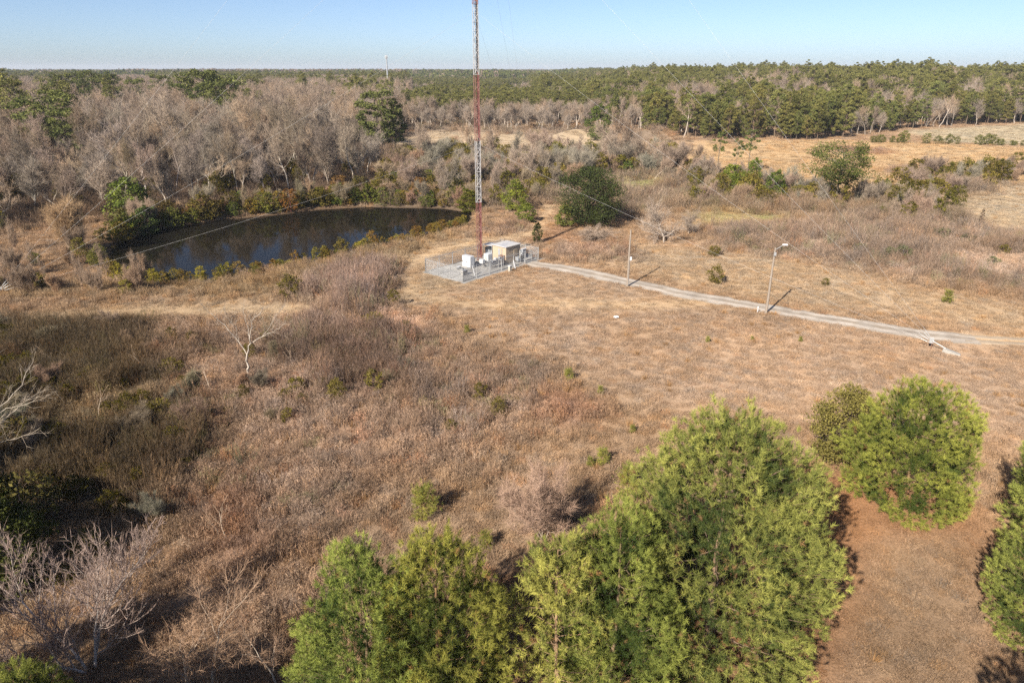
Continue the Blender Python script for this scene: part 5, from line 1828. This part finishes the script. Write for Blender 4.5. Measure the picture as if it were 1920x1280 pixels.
for (u, v, h, k, lab) in ((933, 285, 9.0, 0, 'vine wrapped snag at the near edge of the sandy field'), (968, 292, 6.5, 1, 'shorter vine wrapped snag at the sandy field edge'),
                       (723, 225, 13.0, 0, 'tall vine wrapped trunk right of the round dark pine'), (1838, 425, 3.6, 1, 'vine wrapped dead trunk in the right hedgerow')):
    x, y = at(u, v)
    plant('vine_snag', VINE[k], x, y, h / (9, 7)[k], lab, 'snag', 'vine wrapped snags', names=('trunk', 'vines'))

# --- woods
W_LEFT = P((-420, 452), (-20, 436), (60, 425), (130, 412), (300, 402), (450, 380), (600, 362), (690, 335), (735, 262), (745, 230), (765, 180), (-420, 180))
W_RIGHT = P((1130, 236), (1280, 262), (1560, 262), (1640, 251), (1720, 241), (1900, 233), (2250, 229), (2250, 152), (985, 152), (1010, 195), (1100, 215))
W_MID = P((745, 240), (1080, 246), (1130, 236), (1010, 195), (985, 152), (765, 152), (762, 180), (745, 230))
W_EDGE = P((690, 384), (735, 300), (850, 290), (1100, 298), (1260, 300), (1290, 328), (1220, 332), (1140, 338), (1030, 365), (1010, 380), (880, 388))
W_HEDGE = [P((1290, 330), (1460, 352), (1640, 390), (1600, 402), (1480, 395), (1300, 385)), P((1600, 385), (1720, 335), (1930, 318), (1930, 338), (1790, 365), (1810, 430), (1660, 415))]
FSTRIP = P((870, 181), (1010, 180), (1010, 187), (870, 188))
stuff = []      # (proto index, x, y, scale, scale z)
NB, NPN = len(WOOD), len(PINES)

X, Y, r = jitter_grid(W_LEFT, 6.6, 1)
order = np.argsort(np.hypot(X, Y) + np.where(np.abs(X / np.maximum(Y, 1)) > 0.80, 400, 0))
cnt = 0
for i in order:
    x, y = X[i], Y[i]
    pine = r.random() < 0.035 and y > 260
    s = r.uniform(0.68, 1.25) * (0.76 + 0.28 * min(1, max(0, (y - 140) / 90)))
    if pine:
        stuff.append((NB + r.integers(0, NPN), x, y, s, s))
    elif cnt < 300:
        cnt += 1
        c = r.uniform(0.7, 1.15)
        kinds = int(r.integers(0, NB))
        ang = x / y
        where = 'at the left edge of the view' if ang < -0.62 else 'behind the left end of the pond' if ang < -0.42 else 'behind the middle of the pond' if ang < -0.27 else 'between pond and sandy field'
        depth = 'front rank' if y < 175 else 'second rank' if y < 205 else 'middle' if y < 240 else 'back'
        single('bare_tree', WOOD[kinds], x, y, s * r.uniform(0.9, 1.2), 'grey leafless tree in %s of woods %s' % (depth, where), 'bare tree', 'bare woods behind the pond', (c * r.uniform(0.95, 1.04), c, c * r.uniform(0.92, 1.06)), s)
    else:
        stuff.append((r.integers(0, NB), x, y, s * 1.15, s))
X, Y, r = jitter_grid(W_LEFT, 9.0, 21)
for x, y in zip(X, Y):
    if y < 225 and abs(x / y) < 0.80 and r.random() < 0.5:
        k = int(r.integers(0, 5)); s = r.uniform(0.9, 2.0)
        f = r.uniform(0.4, 0.75)
        plant('evergreen_shrub', MYR[k], x, y, s, 'dark evergreen bush under the bare trees of the woods ' + ('at the left edge' if x / y < -0.5 else 'behind the pond'), 'shrub', 'evergreen undergrowth of the woods', r.uniform(0, 6.28), (f, f, f * 0.8), s * 1.2, names=('stems', 'crown'))
X, Y, r = jitter_grid(W_RIGHT, 6.2, 2)
order = np.argsort(np.hypot(X, Y) + np.where(np.abs(X / np.maximum(Y, 1)) > 0.80, 400, 0))
cnt = 0
for i in order:
    x, y = X[i], Y[i]
    if y > 1000 and r.random() < 0.45:
        continue
    bare = fbm(np.array([x]), np.array([y]), 38, 71, 2)[0] > 0.54 or r.random() < 0.12
    s = r.uniform(0.62, 1.1) * (0.8 + 0.4 * fbm(np.array([x]), np.array([y]), 50, 77, 2)[0])
    if x > 120 and y > 450:
        s *= 1.15
    if bare:
        stuff.append((r.integers(0, NB), x, y, s * 1.1, s * 1.05))
    elif cnt < 300:
        cnt += 1
        kk = int(r.integers(0, NPN)) if y > (345 if x / y < 0.5 else 425) else int(r.choice((3, 5, 6)))
        c = r.uniform(0.85, 1.15)
        ang = x / y
        where = 'behind the mounds' if ang < 0.3 else 'behind the three thin pines' if ang < 0.42 else 'behind the big open pine' if ang < 0.56 else 'at the far field'
        depth = 'front rank' if y < (350 if ang < 0.5 else 430) else 'second rank' if y < (380 if ang < 0.5 else 470) else 'back'
        single('pine_tree', PINES[kk], x, y, s * r.uniform(0.95, 1.2), 'tall green pine in %s of pine wood %s' % (depth, where), 'pine tree', 'pine wood beyond the golden field', (c * r.uniform(0.9, 1.1), c, c * 0.95), s)
    else:
        stuff.append((NB + r.integers(0, NPN), x, y, s * 1.1, s))
X, Y, r = jitter_grid(W_MID, 7.0, 3)
m = ~inside(X, Y, FSTRIP)
for x, y in zip(X[m], Y[m]):
    pine = fbm(np.array([x]), np.array([y]), 60, 81, 2)[0] > 0.47
    s = r.uniform(0.55, 0.85)
    if y < 330:
        s *= 0.62
    if 700 < y < 960:
        s *= 0.6
    if y > 980 and y < 1100 and -20 < x < 60:
        s *= 0.7
    if y > 1000 and r.random() < 0.4:
        continue
    stuff.append((NB + r.integers(0, NPN) if pine else r.integers(0, NB), x, y, s * 1.25, s))
# thicket between pond and sandy field, and the hedgerow: countable bushes
LB = {'e': ('twiggy leafless bush in the thicket below the sandy field %s', 'leafless thicket beyond the pond', 'evergreen shrub in the thicket below the sandy field %s', 'evergreen shrubs beyond the pond'),
      'h': ('twiggy leafless bush in the hedgerow %s', 'leafless bushes of the hedgerow', 'olive evergreen shrub in the hedgerow %s', 'evergreen shrubs of the hedgerow')}
for key, polys, cell, sd in (('e', [W_EDGE], 5.6, 4), ('h', W_HEDGE, 4.6, 5)):
    for pl in polys:
        X, Y, r = jitter_grid(pl, cell, sd)
        for x, y in zip(X, Y):
            if polydist(np.array([x]), np.array([y]), POND)[0] < 3:
                continue
            q = r.random()
            ang = x / y
            wh = (('left of the tower' if ang < -0.08 else 'behind the tower' if ang < 0.03 else 'left of the dark oak' if ang < 0.1 else 'right of the dark oak') if key == 'e' else
                  ('left of the big open pine' if ang < 0.47 else 'below the golden field' if ang < 0.62 else 'at the right edge'))
            if q < (0.5 if key == 'e' else 0.58):
                k = int(r.integers(0, 5)); s = r.uniform(0.55, 1.05) * (1.35 if key == 'e' else 0.95)
                plant('bare_bush', SMALLB[k], x, y, s * 1.1, LB[key][0] % wh, 'bush', LB[key][1], r.uniform(0, 6.28), (r.uniform(0.85, 1.1), 0.98, 0.95), s)
            elif q < 0.95:
                k = int(r.integers(0, 5)); s = r.uniform(0.8, 1.9) * (1.25 if key == 'e' else 1.1)
                plant('evergreen_shrub', MYR[k], x, y, s, LB[key][2] % wh, 'shrub', LB[key][3], r.uniform(0, 6.28), (lambda f: (f, f * r.uniform(0.95, 1.12), f * 0.85))(r.uniform(0.6, 1.05)), s, names=('stems', 'crown'))
# windbreak shrubs between the two fields
for i in range(22):
    u = 1640 + i * 14 + rp.uniform(-5, 5)
    if 1700 < u < 1735 or 1798 < u < 1820:
        continue
    x, y = at(u, 268 - (u - 1640) * -0.02)
    s = rp.uniform(0.8, 1.5)
    plant('hedge_shrub', MYR[rp.randrange(5)], x, y, s, 'green shrub of the broken row between the golden and far fields', 'shrub', 'shrub row between the fields', None, (0.75, 0.95, 0.8), names=('stems', 'crown'))
for (u, v, h) in ((1175, 306, 14), (1210, 300, 13), (1255, 322, 12), (1140, 318, 11), (1290, 322, 11), (1225, 340, 9), (900, 300, 12), (860, 306, 11), (800, 318, 13), (760, 330, 12), (1020, 312, 10), (1165, 300, 13), (1195, 318, 11), (1235, 330, 9), (1270, 312, 10), (1150, 292, 12), (1320, 345, 7), (1262, 345, 6.5)):
    x, y = at(u, v)
    i = rp.randrange(NB)
    single('bare_tree', WOOD[i], x, y, h / 15 * 1.2, 'leafless tree standing out of the thicket below the sandy field ' + ('left of the tower' if u < 890 else 'right of the tower' if u < 1100 else 'behind the dark oak'), 'bare tree', 'leafless trees by the sandy field', (1.05, 1, 0.95), h / 15)

# far woodland: instanced trees, then whole patches of canopy out to the horizon
def proto(me):
    return bpy.data.objects.new(me.name, me)


PROT = [proto(m) for m in WOOD] + [proto(m) for m in PINES]
far = []
rr_ = np.random.default_rng(99)
for (y0, y1, cell) in ((560, 1000, 8.5), (1000, 1500, 11.0)):
    xs = np.arange(-1.0 * y1, 1.0 * y1, cell); ys = np.arange(y0, y1, cell)
    X, Y = np.meshgrid(xs, ys)
    X = (X + rr_.uniform(-0.5, 0.5, X.shape) * cell).ravel(); Y = (Y + rr_.uniform(-0.5, 0.5, Y.shape) * cell).ravel()
    m = (np.abs(X) < 0.88 * Y) & ~inside(X, Y, W_LEFT) & ~inside(X, Y, W_RIGHT) & ~inside(X, Y, W_MID) & ~inside(X, Y, FSTRIP)
    X = X[m]; Y = Y[m]
    pn = fbm(X, Y, 160, 91, 3) + 0.22 * smooth(-300, 100, X) - 0.08
    for x, y, p in zip(X, Y, pn):
        s = rr_.uniform(0.8, 1.15) * cell / 8.0 * 0.95
        far.append((NB + rr_.integers(0, NPN) if p > 0.52 else rr_.integers(0, NB), x, y, s * 1.2, min(s, 1.2)))
allst = stuff + far
A = np.array([(a, b, c, d, e) for a, b, c, d, e in allst], float)
pos = np.stack([A[:, 1], A[:, 2], terrain(A[:, 1], A[:, 2]) - 0.2], 1)
n = len(A)
rot = np.zeros((n, 3)); rot[:, 2] = rr_.uniform(0, 6.28, n)
scl = np.stack([A[:, 3], A[:, 3], A[:, 4]], 1)
scatter('far_woodland', PROT, pos, rot, scl, A[:, 0].astype(int), np.ones((n, 3)), 'mixed pine and leafless woodland reaching far towards the horizon', 'woodland')
CAN = []
for k in range(4):
    g = Geo()
    nc = 60
    cxy = rr_.uniform(-40, 40, (nc, 2))
    hh = rr_.uniform(13, 21, nc)
    isp = k in (0, 1, 3) if nc else 0
    per = 26
    idx = np.repeat(np.arange(nc), per)
    v = rr_.normal(size=(len(idx), 3)); v /= np.linalg.norm(v, axis=1, keepdims=True)
    p = np.stack([cxy[idx, 0] + v[:, 0] * 4.5, cxy[idx, 1] + v[:, 1] * 4.5, hh[idx] - 3.5 + v[:, 2] * 4.0], 1)
    tone = rr_.random((nc, 1))[idx]
    pinec = np.array((0.05, 0.065, 0.024)) + tone * np.array((0.09, 0.085, 0.02))
    barec = np.array((0.17, 0.13, 0.10)) + tone * np.array((0.08, 0.06, 0.05))
    sel = (rr_.random(nc) < (0.9, 0.75, 0.25, 0.6)[k])[idx][:, None]
    g.leaves(p, rr_.uniform(2.4, 4.2, len(idx)), np.where(sel, pinec, barec), 0.5)
    CAN.append(bpy.data.objects.new('canopy', g.mesh('canopy', 'leaf')))
pts = []
y = 1480.0
while y < 9500:
    st = 62 if y < 3000 else 62 * y / 3000
    xs = np.arange(-0.9 * y, 0.9 * y, st)
    for x in xs:
        pts.append((x + rr_.uniform(-0.4, 0.4) * st, y + rr_.uniform(-0.4, 0.4) * st, st / 62))
    y += st
A = np.array(pts)
n = len(A)
pn = fbm(A[:, 0], A[:, 1], 500, 95, 3) + 0.12 * smooth(-800, 300, A[:, 0])
pick = np.where(pn > 0.58, 0, np.where(pn > 0.5, 1, np.where(pn > 0.42, 3, 2)))
pos = np.stack([A[:, 0], A[:, 1], terrain(A[:, 0], A[:, 1])], 1)
rot = np.zeros((n, 3)); rot[:, 2] = rr_.integers(0, 4, n) * math.pi / 2
zz = rr_.uniform(0.65, 1.4, n) * (0.9 + 0.35 * fbm(A[:, 0], A[:, 1], 900, 97, 2))
scatter('horizon_woodland', CAN, pos, rot, np.stack([A[:, 2], A[:, 2], zz], 1), pick, np.ones((n, 3)), 'low dark line of woodland along the horizon', 'woodland')

# ------------------------------------------------------------------ dry growth over the meadow
rs = np.random.default_rng(5)
def field_points(y0, y1, dens, xlim=None):
    w0 = 0.86 * y1 + 22
    n = int((y1 - y0) * 2 * w0 * dens)
    x = rs.uniform(-w0, w0, n); y = rs.uniform(y0, y1, n)
    m = np.abs(x) < 0.82 * y + 20
    return x[m], y[m]


XS = []; YS = []; SC = []
for y0, y1, dens, sc in ((18, 45, 2.6, 1.0), (45, 75, 2.4, 1.0), (75, 110, 2.0, 1.1), (110, 160, 1.3, 1.3), (160, 240, 0.42, 1.9), (240, 480, 0.13, 2.8)):
    x, y = field_points(y0, y1, dens)
    XS.append(x); YS.append(y); SC.append(np.full(len(x), sc))
x = np.concatenate(XS); y = np.concatenate(YS); sc = np.concatenate(SC)
dr = polydist(x, y, ROAD, False); dt = np.minimum(polydist(x, y, TRACK, False), polydist(x, y, TRACK2, False))
keep = ~inside(x, y, PAD) & (dr > 1.75 + rs.normal(0, 0.12, len(x))) & ~((dt < 1.2) & (rs.random(len(x)) < 0.6)) & ~((polydist(x, y, TRACK3, False) < 1.6) & (rs.random(len(x)) < 0.75)) & ~((polydist(x, y, TRACK, False) < 1.5) & (rs.random(len(x)) < 0.9))
pd = polydist(x, y, POND); keep &= ~inside(x, y, POND) & (pd > 0.3)
keep &= polydist(x, y, PAD) > 0.5
x = x[keep]; y = y[keep]; sc = sc[keep]
tall = bil(_tall, x, y)
farm = (y > 235) & (tall > 0.6)          # under the far woods nothing of this shows
keep = ~(farm & (rs.random(len(x)) < 0.7))
x = x[keep]; y = y[keep]; sc = sc[keep]; tall = tall[keep]
n = len(x)
calm = smooth(0.12, 0.35, tall)
tt = tall + (rs.normal(0, 0.10, n) + 0.24 * (fbm(x, y, 3.0, 111, 2) - 0.5)) * (0.45 + 0.55 * calm)
pick = np.where(tt > 0.68, 4, np.where(tt > 0.33, 2, 0)) + (rs.random(n) < 0.5)
sed = (rs.random(n) < np.where(tall < 0.3, 0.012, 0.05)) & (tt > 0.08) & (tt < 0.6)
pick = np.where(sed, 6, pick)
t = tint_at(x, y) * (1 + rs.uniform(-0.24, 0.24, (n, 1)) * (0.5 + 0.5 * calm[:, None]))
hue = rs.normal(0, 0.05, (n, 1))
t = t * (1 + hue * np.array((1.0, 0.1, -1.2)))
# a few straw-blond, rusty and grey-green plants among the rest
q = rs.random(n)
t = np.where((q < 0.10)[:, None], t * np.array((1.30, 1.30, 1.25)), t)
t = np.where(((q > 0.10) & (q < 0.15))[:, None], t * (1 + np.array((0.10, -0.10, -0.20)) * (0.3 + 0.7 * calm[:, None])), t)
grn = (q > 0.15) & (q < 0.20) & (tall > 0.45)
t = np.where(grn[:, None], t * np.array((0.80, 0.98, 0.75)), t)
t = np.where(sed[:, None], np.array((0.40, 0.24, 0.115)) * rs.uniform(0.8, 1.2, (n, 1)), t)
vs_ = rs.uniform(0.7, 1.3, n) * (1.05 + (0.9 * np.clip(fbm(x, y, 5, 121, 2), 0, 1) - 0.45) * (0.35 + 0.65 * calm))
hz = np.where(tall < 0.1, 0.45, np.where(tall < 0.2, 0.75, 1.0))
hz = np.where(tall > 0.9, 1.45, hz)
rot = np.stack([rs.normal(0, 0.08, n), rs.normal(0, 0.08, n), rs.uniform(0, 6.28, n)], 1)
scl = np.stack([sc * rs.uniform(0.8, 1.25, n), sc * rs.uniform(0.8, 1.25, n), np.minimum(sc, 1.35) * vs_ * hz], 1)
pos = np.stack([x, y, terrain(x, y) - 0.01], 1)
scatter('dry_meadow_growth', PATCH, pos, rot, scl, pick, np.clip(t, 0.01, 0.8), 'dry tan grass and brown weeds covering the meadow', 'grass')
print('counts: growth', n, 'woodland', len(allst), 'objects', len(S.objects))

# ------------------------------------------------------------------ the air: a thin even haze round everything
m, n_, out_ = new_mat('haze')
pv = n_.nodes.new('ShaderNodeVolumePrincipled')
pv.inputs['Color'].default_value = (0.80, 0.87, 1.0, 1)
pv.inputs['Density'].default_value = 8.0e-5
pv.inputs['Anisotropy'].default_value = 0.0
n_.links.new(pv.outputs[0], out_.inputs['Volume'])
pv.inputs['Density Attribute'].default_value = ''
m.cycles.homogeneous_volume = True
M['haze'] = m
hb = BM().box(gx[0] - 50, gx[-1] + 50, gy[0] - 50, gy[-1] + 50, -6.0, 86.0).build('haze', 'haze')
tag(hb, 'thin pale blue haze softening the far woods', 'haze', kind='stuff')
